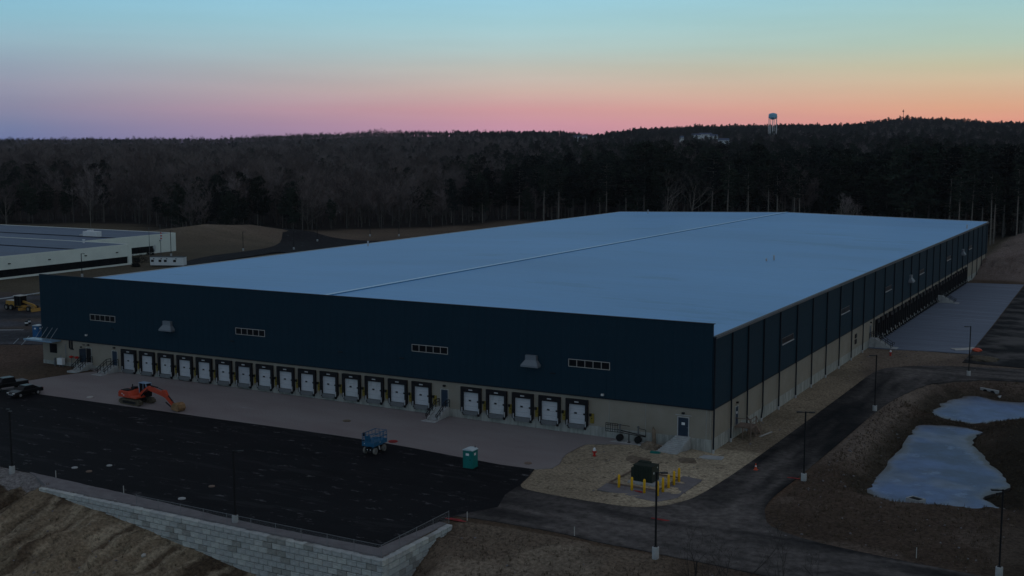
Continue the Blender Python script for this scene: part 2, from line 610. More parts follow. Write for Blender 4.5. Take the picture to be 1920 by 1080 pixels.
YARD_S = smooth_poly(YARD, 4, corners={0, 1, 17, 18, 30, 31, 36, 38, 41, 42})
APRON = [(-97.3, -1.2), (-98.6, -4.2), (-99.6, -7), (-100.6, -10), (-101.6, -13), (-103.2, -16.8), (-93.5, -16.45), (-60, -15.5), (-36.8, -15.05), (-14.6, -16.5), (-14.2, -9), (-14.0, -4), (-13.6, 0.3), (-97.0, 0.3)]
SIDEAP = [(0.0, 81.2), (5, 81.6), (10, 82.6), (16.4, 83.0), (15.5, 120), (14.3, 160), (13.3, 195.2), (0.0, 192.6)]
SIDEROAD = [(16.6, 74), (30, 73), (60, 75), (60, 205), (13.5, 203), (14.5, 160), (15.7, 120), (16.6, 83.2)]
LOT_L = smooth_poly([(-111.2, 16), (-128, 11), (-150, -2), (-185, -30), (-290, -30), (-290, 45), (-199, 62.5), (-185.5, 62.3), (-150, 56), (-111.2, 52)], 4, corners={0, 4, 5, 9})
LEFTDIRT = [(-97.6, -1.5), (-101, -4.5), (-99.5, -7), (-101.5, -10), (-103, -14.6), (-150, -14.6), (-150, 2), (-128, 2.5), (-111.5, 1), (-111, 0), (-97.5, 0)]
FARROAD = [at(a_, b_, 0.9) for a_, b_ in ((338, 494), (350, 487), (400, 476.5), (460, 469), (505, 461.5), (525, 453), (530, 444), (520, 435), (504, 428.5), (520, 428), (548, 433.5), (575, 441), (620, 446.5), (700, 449.5), (760, 447), (800, 442), (800, 455), (700, 475), (610, 485), (550, 476), (525, 470), (470, 478), (410, 487), (372, 497))]
FARROAD = smooth_poly(FARROAD, 3)
POND1 = [(18.3, -0.8), (20.1, -4.4), (23.0, -5.6), (26.6, -4.7), (31.2, -3.2), (31.0, -1.0), (29.7, 2.0), (31.5, 7.1), (28.5, 16), (25.8, 23), (24.7, 28.6), (25.1, 32.6), (22.3, 33.9), (17.6, 32.8), (17.4, 24.6), (17.9, 10.3)]
POND2 = [(17.8, 40.5), (17.8, 47.6), (19.4, 53.4), (21.6, 55.6), (24.4, 54.1), (28.7, 54.3), (34, 51), (33, 45.5), (26.9, 39.9), (24, 36.6), (20.5, 37.2)]
ZP = -1.25


def ragged(poly, amp, seed, sub=10):
    p = smooth_poly(poly, sub)
    a = np.array(p)
    n = fbm(a[:, 0] * 0.7, a[:, 1] * 0.7, seed, 4) * amp * 2
    m = fbm(a[:, 0] * 0.7 + 50, a[:, 1] * 0.7 + 9, seed, 4) * amp * 2
    return [(float(x + dx), float(y + dy)) for (x, y), dx, dy in zip(p, n, m)]


POND1_S = ragged(POND1, 0.75, 3)
POND2_S = ragged(POND2, 0.75, 5)


def wall_y(x):
    return -47.2 + (x + 56.4) * (-1.4 / 44.05)


def h_flat(x, y):
    """graded site level, before the banks and the roughness"""
    x = np.asarray(x, float)
    y = np.asarray(y, float)
    h = 0.3 + np.interp(-x, [12, 97, 125, 200], [0, 1, 0.95, 0.0]) * 0.75 * sstep(-44, -6, y) + sstep(-16, -4, y) * 0.12 * (x < 0)
    side = 0.12 + 0.30 * sstep(0, 80, y)
    k = sstep(-3, 2, x)
    return h * (1 - k) + side * k


def cyclo(x, y):
    """distance ahead and sideways of the view, used only to lay out the far hills"""
    dx = x - CAM[0]
    dy = y - CAM[1]
    return dx * RGT[0] + dy * RGT[1], dx * FWH[0] + dy * FWH[1]


U_R = np.array([-2600, -1255, -732, -560, -340, -100, 118, 190, 240, 314, 431, 628, 837, 900, 968, 1040, 1100, 1255, 2400], float)
H_R = np.array([26, 26, 27, 35, 44, 45, 43, 33, 40, 48, 53, 57, 60, 68, 74, 73, 66, 63, 54], float)


def h_far(x, y):
    u, v = cyclo(x, y)
    uu = u * 3000 / np.maximum(v, 600)
    ridge = np.interp(uu, U_R, H_R)
    t = np.clip((v - 520) / 2480, 0, 1.0)
    t = t * t * (1.6 - 0.6 * t)
    w_ = np.clip((v - 500) / 900, 0, 1)
    return ridge * t + w_ * (14 * fbm(x / 260, y / 260, 31, 3) * sstep(3000, 2300, v) + 5 * fbm(x / 90, y / 90, 37, 2)) - 25 * sstep(3200, 4200, v)


def height(x, y, rough=True):
    x = np.asarray(x, float)
    y = np.asarray(y, float)
    h = h_flat(x, y)
    n1 = fbm(x * 0.22, y * 0.22, 11, 5)
    n2 = fbm(x * 0.9, y * 0.9, 17, 4)
    # frozen basins
    for P, s in ((POND1, 0), (POND2, 1)):
        d = sdf(P, x, y) + n1 * 0.8 + n2 * 0.7
        tgt = ZP - 0.35 + 0.0 * d
        tgt = np.where(d > -0.4, ZP - 0.35 + (d + 0.4) * 0.42, ZP - 0.35)
        h = np.minimum(h, np.maximum(tgt, ZP - 0.35))
    # low grassy ground east of the ponds
    h = h - 0.6 * sstep(26, 40, x) * sstep(-10, 4, y) * sstep(60, 40, y)
    # bank below the retaining wall
    wy = wall_y(x) + 0.35
    south = wy - y
    contact = np.interp(x, [-75, -56.4, -53.4, -43.4, -34, -29.2, -20, -12.7], [0.2, 0.12, -0.1, -1.1, -2.5, -3.2, -4.4, -4.6])
    rill = (vnoise(x * 0.9 + n1 * 3, y * 0.15, 41) - 0.5) * 1.3 + (vnoise(x * 2.0 + n1 * 4, y * 0.3, 43) - 0.5) * 0.6
    bank = contact - 0.30 * np.maximum(south, 0) - 0.03 * np.maximum(south - 6, 0) ** 1.3 + (rill + n1 * 1.6 + n2 * 0.5) * sstep(0.3, 4, south)
    bank = np.maximum(bank, -7.3 + 0.3 * n2 + 0.25 * n1)
    # dirt falling away south of the drive, towards the wall's corner
    ys = np.interp(x, [-12.4, -7.3, 6, 18, 30, 60], [-37.3, -35.4, -36.2, -37.4, -39.6, -45])
    s2 = ys - y
    corner = np.interp(y, [-60, -48.6, -44.3, -41.6, -39.8, -37.2, -36], [-6.5, -4.6, -2.5, -1.2, -0.5, -0.05, 0.2])
    wgt = sstep(4.5, 0, x + 12.35)
    gen = 0.36 - 0.11 * np.maximum(s2, 0) - 0.010 * np.maximum(s2 - 3, 0) ** 2 * sstep(18, -6, x)
    m2 = corner * wgt + gen * (1 - wgt) + (n1 * 1.1 + n2 * 0.35) * sstep(0.2, 3, s2)
    m2 = np.maximum(m2, -7.3 + n2 * 0.3)
    h = np.where((x < -12.7) & (south > 0), bank, h)
    h = np.where((x >= -12.7) & (s2 > 0), np.minimum(m2, 0.6), h)
    # left of the wall the bank starts at the yard's edge
    w0 = sstep(-56.5, -59, x)
    edge2 = -44.4 + 0.02 * (x + 56)
    h = np.where((x < -56.5) & (y < edge2), np.minimum(h, 0.35 - 0.30 * (edge2 - y) + (rill + n1 * 1.4 + n2 * 0.4) * sstep(0.2, 4, edge2 - y)), h)
    h = np.maximum(h, -7.6)
    # berms and mounds
    def hump(cx, cy, rx, ry, a, rot=0.0):
        c, s = math.cos(rot), math.sin(rot)
        X = (x - cx) * c + (y - cy) * s
        Y = -(x - cx) * s + (y - cy) * c
        return a * np.exp(-(X / rx) ** 2 - (Y / ry) ** 2)
    h = h + hump(-262, 212, 34, 13, 5.2, R(38)) + hump(-330, 205, 50, 12, 2.2, R(8))
    mound = 3.4 * sstep(203, 222, y) * sstep(-8, 2, x) * sstep(340, 300, y)
    h = h + mound * (1 + n1 * 0.9) + sstep(0.5, 2, mound) * (n2 * 0.9 + 2.2 * fbm(x * 0.12, y * 0.12, 19, 4))
    h = h + hump(-3.2, -3.0, 1.5, 1.2, 0.0)
    h = h + 2.5 * sstep(250, 330, y)
    if rough:
        near = (1 - sstep(120, 400, np.hypot(x - 20, y + 20)))
        h = h + (n2 * 0.20 + n1 * 0.28 + 0.10 * fbm(x * 1.6, y * 1.6, 23, 2)) * near * ROUGHMASK(x, y) + n1 * 0.6 * (1 - near) * 0.5
    return h + h_far(x, y)


def ROUGHMASK(x, y):
    d = sdf(YARD, x, y)
    d = np.minimum(d, sdf(APRON, x, y))
    d = np.minimum(d, sdf(SIDEAP, x, y))
    d = np.minimum(d, sdf(SIDEROAD, x, y))
    bx = np.maximum(np.maximum(-112 - x, x - 0.5), np.maximum(-0.5 - y, y - 229))
    return sstep(0.3, 2.2, np.minimum(d, bx + 0.6))


def hh(x, y):
    return float(height(np.array([x]), np.array([y]), True)[0])


def hf(x, y):
    return float(h_flat(np.array([x]), np.array([y]))[0])


def atg(px, py):
    """where the view through a pixel meets the ground"""
    z = 0.3
    for _ in range(6):
        x, y = at(px, py, z)
        z = hh(x, y)
    return x, y, z


# ------------------------------------------------------------------ ground
def axis(lo, hi, a, b, step, grow):
    out = list(np.arange(a, b, step))
    s = step
    x = b
    while x < hi:
        out.append(x)
        s *= grow
        x += min(s, 45)
    out.append(hi)
    s = step
    x = a - step
    while x > lo:
        out.insert(0, x)
        s *= grow
        x -= min(s, 45)
    out.insert(0, lo)
    return np.array(out)


GX = axis(-3600, 2000, -72, 42, 0.42, 1.07)
gy1 = np.arange(-64, -51, 0.42)
gy2 = np.arange(-51, -46, 0.22)
GY = axis(-400, 4300, -46, 66, 0.42, 1.06)
GY = np.concatenate([GY[GY < -64], gy1, gy2, GY[(GY >= -46) & (GY < 198)], np.arange(198, 300, 1.3), GY[GY > 301]])
XX, YY = np.meshgrid(GX, GY)
xs = XX.ravel()
ys_ = YY.ravel()
zs = height(xs, ys_)
sheets_d = np.minimum.reduce([sdf(YARD_S, xs, ys_), sdf(APRON, xs, ys_), sdf(SIDEAP, xs, ys_), sdf(SIDEROAD, xs, ys_), sdf(LOT_L, xs, ys_), sdf(FARROAD, xs, ys_)])
zs = zs - 0.25 * sstep(-0.35, -1.1, sheets_d)
bd = np.maximum(np.maximum(-110 - xs, xs + 0.8), np.maximum(0.8 - ys_, ys_ - 227))
zs = np.where(bd < 0, -0.6, zs)
# colour of what the ground is made of
C_DIRT = np.array([0.105, 0.075, 0.052])
C_SAND = np.array([0.42, 0.35, 0.25])
C_ROAD = np.array([0.16, 0.125, 0.10])
C_GRASS = np.array([0.040, 0.034, 0.024])
C_FIELD = np.array([0.095, 0.082, 0.058])
C_STRIP = np.array([0.21, 0.195, 0.19])
C_WOOD = np.array([0.03, 0.027, 0.025])
C_RUST = np.array([0.11, 0.065, 0.042])
C_MOUND = np.array([0.22, 0.175, 0.155])
n_a = fbm(xs * 0.09, ys_ * 0.09, 61, 5)
n_b = fbm(xs * 0.5, ys_ * 0.5, 67, 4)
col = np.tile(C_DIRT, (len(xs), 1))


def blend(c, w):
    global col
    w = np.clip(w, 0, 1)[:, None]
    col = col * (1 - w) + c * w


blend(C_RUST, sstep(0.02, 0.16, n_a) * 0.6)
blend(C_FIELD, sstep(-108, -116, xs) * sstep(-30, 0, ys_) + sstep(228, 240, ys_))
ld = sdf(LEFTDIRT, xs, ys_)
blend(C_DIRT * 0.95, sstep(1.0, -1.0, ld))
blend(np.array([0.10, 0.066, 0.05]), sstep(-108, -113, xs) * sstep(30, 10, ys_) * sstep(-30, -14, ys_) * 0.9)
blend(np.array([0.17, 0.135, 0.10]), np.exp(-(((xs + 262) / 40) ** 2 + ((ys_ - 212) / 24) ** 2)) * 1.2 * (0.8 + 1.2 * n_b))
blend(np.array([0.15, 0.11, 0.085]), sstep(-262, -250, xs) * sstep(205, 215, ys_) * sstep(-150, -170, xs) * 0.6)
blend(C_SAND, sstep(1.5, -0.5, sdf([(-14, 0), (-14.5, -16.6), (-13, -23.5), (-2, -25), (4, -20), (5.6, -8), (6, 62), (16, 82), (0, 82), (0, 0)], xs, ys_)) * np.where(ys_ > 3, 0.55, 1.0) * (0.85 + 0.6 * n_a))
blend(C_ROAD, sstep(2.0, -1.0, sdf([(5, 55), (60, 55), (60, 95), (17, 84), (0, 82)], xs, ys_)) * 0.8)
# bank right of the drive
rb = sstep(11.4, 12.4, xs) * sstep(-60, -50, ys_) * sstep(64, 58, ys_)
blend(np.array([0.078, 0.056, 0.042]), rb * 0.97)
blend(np.array([0.13, 0.10, 0.08]), rb * sstep(0.02, 0.14, fbm(xs * 0.14, ys_ * 0.14, 161, 4)) * 0.7)
blend(np.array([0.20, 0.16, 0.13]), rb * sstep(17.5, 14, xs) * sstep(-2, 14, ys_) * 0.9)
pd = np.minimum(sdf(POND1, xs, ys_), sdf(POND2, xs, ys_))
blend(C_GRASS * 0.9, sstep(3.6, 0.6, pd + n_b * 3) * 0.75 * (xs > 12))
blend(C_GRASS * 0.62, sstep(25, 30, xs + n_b * 3) * sstep(-9, -3, ys_) * sstep(48, 38, ys_) * 0.95)
blend(C_GRASS * 0.9, sstep(29, 38, xs + n_a * 8) * sstep(-5, -14, ys_) * 0.6)
# bank below the wall
bs = (xs < -12.3) & (ys_ < wall_y(xs) + 0.4)
wb = bs.astype(float)
blend(np.array([0.20, 0.155, 0.105]), wb)
blend(np.array([0.06, 0.042, 0.028]), wb * sstep(0.02, 0.14, fbm(xs * 0.16, ys_ * 0.07, 71, 4)) * 0.9)
rill_shade = wb * sstep(0.55, 0.75, vnoise(xs * 1.1 + 5 + n_a * 6, ys_ * 0.16, 141)) * 0.85
blend(np.array([0.075, 0.052, 0.035]), rill_shade)  # dark streaks run with the rills, groove shade put into the soil colour
blend(np.array([0.33, 0.27, 0.19]), wb * sstep(0.55, 0.8, vnoise(xs * 1.5 + 5 + n_a * 8, ys_ * 0.22, 143)) * 0.75)
blend(np.array([0.23, 0.19, 0.13]), wb * sstep(0.05, 0.15, fbm(xs * 0.12 + 9, ys_ * 0.12, 73, 4)) * 0.8)
blend(np.array([0.17, 0.132, 0.098]), ((xs > -12.3) & (ys_ < -35.5)).astype(float) * sstep(14, 8, xs + 0.2 * ys_ + 9))
blend(np.array([0.27, 0.22, 0.165]), ((xs > -12.3) & (ys_ < -35.5)).astype(float) * sstep(0.0, 0.12, fbm(xs * 0.15, ys_ * 0.15, 77, 4)) * sstep(10, 2, xs) * 0.8)
blend(C_STRIP, ((xs < -12.5) & (ys_ > wall_y(xs) + 0.3) & (ys_ < -42)).astype(float))
blend(C_MOUND * 0.55, sstep(200, 206, ys_) * sstep(-6, 1, xs) * sstep(330, 300, ys_) * sstep(70, 50, xs) * sstep(-0.05, 0.15, fbm(xs * 0.1, ys_ * 0.16, 151, 4)))
blend(C_MOUND, 0.75 * sstep(198, 206, ys_) * sstep(-6, 1, xs) * sstep(330, 300, ys_) * sstep(70, 50, xs))
u_, v_ = cyclo(xs, ys_)
TP = [(-130, 423), (0, 421), (150, 418), (250, 420), (312, 434), (357, 443), (420, 436), (480, 430), (520, 427), (556, 436), (600, 432.5), (680, 430), (760, 428), (850, 424), (900, 419)]
TW = []
for a_, b_ in TP:
    x_, y_, z_ = atg(a_, b_)
    if not TW or x_ > TW[-1][0] + 1:
        TW.append((x_, y_))
print('treeline', [(round(a), round(b)) for a, b in TW])
TW = [(-900, TW[0][1] - 60)] + TW + [(-205, 322), (-10, 318), (100, 310), (500, 300)]
TW = sorted(TW)
tree_line_x = np.array([a for a, b in TW], float)
tree_line_y = np.array([b for a, b in TW], float)
tl = np.interp(xs, tree_line_x, tree_line_y)
blend(C_WOOD, sstep(-3, 4, ys_ - tl))
col = col * (1 + 0.55 * n_a[:, None] + 0.25 * n_b[:, None])
nx, ny = len(GX), len(GY)
idx = np.arange(nx * ny).reshape(ny, nx)
quads = np.stack([idx[:-1, :-1], idx[:-1, 1:], idx[1:, 1:], idx[1:, :-1]], -1).reshape(-1, 4)
me = bpy.data.meshes.new('ground')
me.vertices.add(len(xs))
me.vertices.foreach_set('co', np.stack([xs, ys_, zs], -1).ravel())
me.loops.add(quads.size)
me.loops.foreach_set('vertex_index', quads.ravel())
me.polygons.add(len(quads))
me.polygons.foreach_set('loop_start', np.arange(0, quads.size, 4))
me.polygons.foreach_set('use_smooth', np.ones(len(quads), bool))
me.update(calc_edges=True)
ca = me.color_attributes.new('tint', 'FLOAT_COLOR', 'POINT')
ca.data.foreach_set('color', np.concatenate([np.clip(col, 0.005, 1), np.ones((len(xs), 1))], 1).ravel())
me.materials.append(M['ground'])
g = bpy.data.objects.new('ground', me)
COL.objects.link(g)
tag(g, 'brown graded earth, sandy banks and dull grass around the warehouse', kind='structure')


def sheet(name, poly, off, m, label, step=2.5, hfun=None, skirt=0.35, tint=None):
    hfun = hfun or (lambda a, b: height(a, b, False))
    P = np.array(poly)
    # densify the outline
    pts = []
    n = len(P)
    for i in range(n):
        a, b = P[i], P[(i + 1) % n]
        k = max(1, int(np.linalg.norm(b - a) / step))
        for j in range(k):
            pts.append(a + (b - a) * j / k)
    B = np.array(pts)
    gx = np.arange(P[:, 0].min(), P[:, 0].max(), step)
    gy = np.arange(P[:, 1].min(), P[:, 1].max(), step)
    A, C2 = np.meshgrid(gx, gy)
    A = A.ravel()
    C2 = C2.ravel()
    k = sdf(poly, A, C2) < -step * 0.4
    allp = np.concatenate([B, np.stack([A[k], C2[k]], -1)])
    nb = len(B)
    vs, es, fs, *_ = delaunay_2d_cdt([Vector((float(a), float(b))) for a, b in allp], [(i, (i + 1) % nb) for i in range(nb)], [], 1, 1e-4)
    vx = np.array([v[0] for v in vs])
    vy = np.array([v[1] for v in vs])
    z = hfun(vx, vy) + off
    V = [(float(a), float(b), float(c)) for a, b, c in zip(vx, vy, z)]
    F = [tuple(f) for f in fs]
    # skirt down into the ground
    zb = hfun(B[:, 0], B[:, 1]) + off
    o = len(V)
    for (a, b), c in zip(B, zb):
        V.append((float(a), float(b), float(c)))
        V.append((float(a), float(b), float(c) - skirt))
    for i in range(nb):
        j = (i + 1) % nb
        F.append((o + 2 * i, o + 2 * i + 1, o + 2 * j + 1, o + 2 * j))
    m_ = bpy.data.meshes.new(name)
    m_.from_pydata(V, [], F)
    m_.materials.append(m)
    if tint:
        VX = np.array([v[0] for v in V])
        VY = np.array([v[1] for v in V])
        c_ = m_.color_attributes.new('tint', 'FLOAT_COLOR', 'POINT')
        c_.data.foreach_set('color', np.concatenate([tint(VX, VY), np.ones((len(VX), 1))], 1).ravel())
    ob = bpy.data.objects.new(name, m_)
    COL.objects.link(ob)
    tag(ob, label, kind='structure')
    return ob


HF = lambda a, b: h_flat(a, b)


def drive_tint(x, y):
    """fresh black asphalt with dust dragged along the way trucks drive"""
    wx = sstep(2, 9, x) * sstep(-26, -16, y)
    wx = np.maximum(wx * sstep(66, 56, y), 0)
    a1 = fbm(x * 0.9 + 2 * fbm(x * 0.1, y * 0.1, 5, 2), y * 0.10, 201, 5)
    a2 = fbm(x * 0.10, y * 0.85 + 2.5 * fbm(x * 0.08, y * 0.1, 7, 2), 203, 5)
    a = a1 * wx + a2 * (1 - wx)
    def spot(cx, cy, rx, ry):
        return np.exp(-((x - cx) / rx) ** 2 - ((y - cy) / ry) ** 2)
    base = 0.24 + 0.85 * spot(8, -24, 9, 8) + 0.75 * spot(-4, -30, 14, 5) + 0.7 * spot(20, -32, 16, 5) + 0.7 * spot(9, -4, 2.2, 14) + 0.75 * spot(12, 60, 9, 8) + 0.9 * spot(30, 68, 14, 6) + 0.45 * spot(4, -7, 3, 4)
    d = np.clip(base * 0.75 + a * 1.5, 0, 1) ** 1.25
    blk = np.array([0.0095, 0.0100, 0.0115])
    dst = np.array([0.125, 0.112, 0.105])
    return blk + (dst - blk) * d[:, None]


def lot_tint(x, y):
    d = np.clip(0.42 + 1.7 * fbm(x * 0.05 + y * 0.06, (y - 0.7 * x) * 0.16, 221, 5), 0, 1)
    b_ = sstep(0.02, 0.16, fbm(x * 0.03 + 4, (y - 0.6 * x) * 0.09, 223, 4))
    c_ = np.array([0.014, 0.0145, 0.017]) + (np.array([0.085, 0.085, 0.10]) - np.array([0.014, 0.0145, 0.017])) * d[:, None]
    return c_ * (1 - 0.8 * b_[:, None]) + np.array([0.085, 0.062, 0.05]) * 0.8 * b_[:, None]


yard_back = sheet('road', YARD_S, 0.07, M['drive'], 'dark dusty asphalt drive round the warehouse', hfun=HF, step=0.7, tint=drive_tint)
YARD_NEW = [(-121.9, -17.15), (-92.3, -16.35), (-60, -15.4), (-36.8, -14.95), (-14.55, -16.45), (-13.65, -19.5), (-12.95, -22.6), (-12.6, -26.5), (-11.2, -30.5), (-13.4, -34.8), (-13.7, -37.5), (-14.4, -46.3), (-28, -46.2), (-45.5, -44.8), (-68, -43.3), (-121.9, -39.9)]
sheet('asphalt', YARD_NEW, 0.075, M['asphalt'], 'fresh black asphalt of the truck yard', hfun=HF, skirt=0.02)
sheet('gravel', ragged(APRON, 0.12, 9, 4), 0.095, M['gravel'], 'grey brown gravel apron in front of the loading docks', hfun=HF, skirt=0.1)
sheet('pavement', SIDEAP, 0.075, M['side_apron'], 'pale blue grey paved apron along the far side docks', hfun=HF, skirt=0.1)
sheet('side_road', SIDEROAD, 0.07, M['road'], 'black asphalt beside the pale side apron', hfun=HF, step=4)
sheet('parking_lot', LOT_L, 0.10, M['drive'], 'dark dusty lot under construction left of the warehouse', step=1.6, tint=lot_tint)
sheet('access_road', FARROAD, 0.12, M['asphalt'], 'curving blue black access road past the white office building', step=4)
def ice_tint(P_):
    def f(x, y):
        d = -sdf(P_, x, y)
        n = fbm(x * 0.35, y * 0.35, 251, 5)
        c_ = np.tile(np.array([0.068, 0.135, 0.30]), (len(x), 1))
        def mix(col_, w):
            w = np.clip(w, 0, 1)[:, None]
            return c_ * (1 - w) + np.array(col_) * w
        c_ = mix((0.03, 0.07, 0.15), sstep(-0.06, 0.16, fbm(x * 0.16, y * 0.16, 253, 5)) * 0.85)
        c_ = mix((0.15, 0.19, 0.26), sstep(0.0, 0.16, fbm(x * 0.22 + 7, y * 0.22, 257, 4)) * 0.6)
        c_ = mix((0.15, 0.18, 0.22), sstep(1.6, 0.5, d + n * 2.5) * 0.55)
        c_ = mix((0.07, 0.06, 0.05), sstep(0.75, 0.1, d + n * 1.6) * 0.9)
        return c_
    return f


for P_, nm, lb_ in ((POND1_S, 'ice', 'large frozen pond with a catch basin in its near edge'), (POND2_S, 'ice', 'small frozen pond below the concrete headwall')):
    o = sheet(nm, list(P_), 0, M['ice'], lb_, hfun=lambda a, b: np.full(np.shape(a), ZP), step=0.45, skirt=0.3, tint=ice_tint(P_))

# ------------------------------------------------------------------ the warehouse
WX = -110.6      # far left corner of the dock wall
WL = 228.0       # depth
ZB = 5.35        # block wall top
ZE = 13.85       # eave
ZPAR = 15.3      # parapet over the docks
RX, RZ = -56.5, 14.9
wh = empty('warehouse', (0, 0, 0), 0, 'vast navy clad distribution warehouse with a pale blue roof and rows of loading docks', 'warehouse')
T = 0.3
# stem walls and block walls, front and right side; the front wall is closed behind door openings by the doors themselves
MB().box(WX, -T, 0, T, -0.8, 1.75).build('stem_wall', M['stem'], wh)
MB().box(-T, 0, 0, WL, -0.8, 1.75).build('stem_wall', M['stem'], wh)
MB().box(WX + 0.03, -T - 0.03, 0.03, T, 1.75, ZB).build('block_wall', M['block'], wh)
MB().box(-T, -0.03, 0.03, WL, 1.75, ZB).build('block_wall', M['block'], wh)
MB().box(WX, WX + T, T, WL, -0.8, ZE - 0.35).build('block_wall', M['block'], wh)
MB().box(WX + T, -T, WL - T, WL, -0.8, ZE - 0.4).build('block_wall', M['block'], wh)
# backing behind the cladding joints
MB().box(WX + 0.02, -0.02, -0.06, 0.2, ZB - 0.02, ZPAR - 0.03).build('cladding_backing', M['joint'], wh)
MB().box(-0.2, 0.06, 0.2, WL - 0.02, ZB - 0.02, ZE - 0.12).build('cladding_backing', M['joint'], wh)
# cladding panels
nfp = 92
wfp = -WX / nfp
pf = MB().box(0.006, wfp - 0.006, -0.10, -0.06, 0, ZPAR - ZB - 0.04).mesh('cladding_panel', M['cladding'])
for i in range(nfp):
    inst('cladding_panel', pf, wh, (WX + i * wfp, 0, ZB))
nsp = 190
wsp = (WL + 0.1) / nsp
ps = MB().box(0.06, 0.10, 0.006, wsp - 0.006, 0, ZE - ZB - 0.13).mesh('cladding_panel', M['cladding'])
for i in range(nsp):
    inst('cladding_panel', ps, wh, (0, -0.1 + i * wsp, ZB))
MB().box(WX - 0.02, 0.12, -0.13, -0.10, ZB - 0.12, ZB + 0.02).box(0.10, 0.13, -0.1, WL, ZB - 0.12, ZB + 0.02).build('base_flashing', M['joint'], wh)
# parapet back and coping
MB().box(WX - 0.05, 0.12, -0.13, 0.32, ZPAR - 0.04, ZPAR + 0.03).build('coping', M['joint'], wh)
# gable roof with a low ridge
def rz(x):
    return RZ - (RZ - ZE) * (x - RX) / (0 - RX) if x > RX else RZ - (RZ - ZE + 0.25) * (RX - x) / (RX - WX)


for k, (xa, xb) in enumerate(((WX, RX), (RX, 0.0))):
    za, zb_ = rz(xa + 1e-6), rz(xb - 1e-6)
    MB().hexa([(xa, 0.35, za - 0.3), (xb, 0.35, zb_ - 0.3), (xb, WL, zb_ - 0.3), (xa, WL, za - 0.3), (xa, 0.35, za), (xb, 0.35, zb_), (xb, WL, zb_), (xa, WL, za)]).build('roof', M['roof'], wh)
# heat welded lap seams of the membrane
sm = MB()
yy = 6.0
while yy < WL - 2:
    for xa, xb in ((WX + 0.4, RX - 0.3), (RX + 0.3, -0.5)):
        za, zb_ = rz(xa), rz(xb)
        sm.hexa([(xa, yy, za - 0.01), (xb, yy, zb_ - 0.01), (xb, yy + 0.05, zb_ - 0.01), (xa, yy + 0.05, za - 0.01), (xa, yy, za + 0.006), (xb, yy, zb_ + 0.006), (xb, yy + 0.05, zb_ + 0.006), (xa, yy + 0.05, za + 0.006)])
    yy += 3.05
ob = sm.build('lap_seam', mat('lap_membrane', (0.235, 0.51, 0.85), 0.5, 0.35), wh)
ob['kind'] = 'stuff'
MB().hexa([(RX - 0.35, 0.4, RZ - 0.05), (RX + 0.35, 0.4, RZ - 0.05), (RX + 0.35, WL, RZ - 0.05), (RX - 0.35, WL, RZ - 0.05),
           (RX - 0.34, 0.4, RZ + 0.16), (RX + 0.32, 0.4, RZ + 0.16), (RX + 0.32, WL, RZ + 0.16), (RX - 0.34, WL, RZ + 0.16)]).build('ridge_cap', M['seam'], wh)
MB().hexa([(RX + 0.352, 0.4, RZ - 0.05), (RX + 0.40, 0.4, RZ - 0.05), (RX + 0.40, WL, RZ - 0.05), (RX + 0.352, WL, RZ - 0.05), (RX + 0.33, 0.4, RZ + 0.15), (RX + 0.36, 0.4, RZ + 0.15), (RX + 0.36, WL, RZ + 0.15), (RX + 0.33, WL, RZ + 0.15)]).build('ridge_flashing', M['ridge_dark'], wh)
# edge trims: pale along the far and left edges, gutter along the right
MB().box(WX - 0.12, WX + 0.15, 0.4, WL + 0.1, rz(WX) - 0.28, rz(WX) + 0.10).build('coping', M['coping'], wh)
for xa, xb in ((WX + 0.15, RX), (RX, 0.0)):
    za, zb_ = rz(xa), rz(xb)
    MB().hexa([(xa, WL - 0.2, za - 0.25), (xb, WL - 0.2, zb_ - 0.25), (xb, WL + 0.1, zb_ - 0.25), (xa, WL + 0.1, za - 0.25),
               (xa, WL - 0.2, za + 0.12), (xb, WL - 0.2, zb_ + 0.12), (xb, WL + 0.1, zb_ + 0.12), (xa, WL + 0.1, za + 0.12)]).build('coping', M['coping'], wh)
MB().box(0.0, 0.10, 0.35, WL + 0.1, ZE - 0.12, ZE + 0.04).build('coping', M['galv'], wh)
gt = MB().box(0.10, 0.34, 0.2, WL + 0.1, ZE - 0.30, ZE - 0.26).box(0.32, 0.34, 0.2, WL + 0.1, ZE - 0.26, ZE - 0.06)
gt.build('gutter', M['grey_steel'], wh)
gb = MB().box(0.08, 0.36, -0.02, 0.02, 0, 0.05).mesh('gutter_strap', M['coping'])
for i in range(70):
    inst('gutter_strap', gb, wh, (0, 0.6 + i * 0.82, ZE - 0.06))
# downspouts
DY = [0.12, 6.4, 12.6, 19.1] + [26.4 + 8.27 * k for k in range(25)]
for i, y in enumerate(DY):
    zbot = hf(0.3, y) + 0.45
    if 80 < y < 193:
        zbot = ZB - 0.5 if False else 1.2
    m = MB()
    if i == 3:
        m.cyl((0.22, y, ZE - 0.2), (0.22, y, 2.6), 0.10, n=6).cyl((0.22, y, 2.6), (0.35, y - 0.35, 2.2), 0.10, n=6).cyl((0.35, y - 0.35, 2.2), (0.22, y - 0.45, zbot), 0.10, n=6)
    else:
        m.cyl((0.22, y, ZE - 0.2), (0.22, y, zbot), 0.10, n=6)
    d = m.build('downspout', M['joint'], wh)
    if not (80 < y < 193):
        MB().cyl((0.22, y if i != 3 else y - 0.45, zbot - 0.75), (0.22, y if i != 3 else y - 0.45, zbot), 0.14, n=6).build('boot', M['coping'], d)

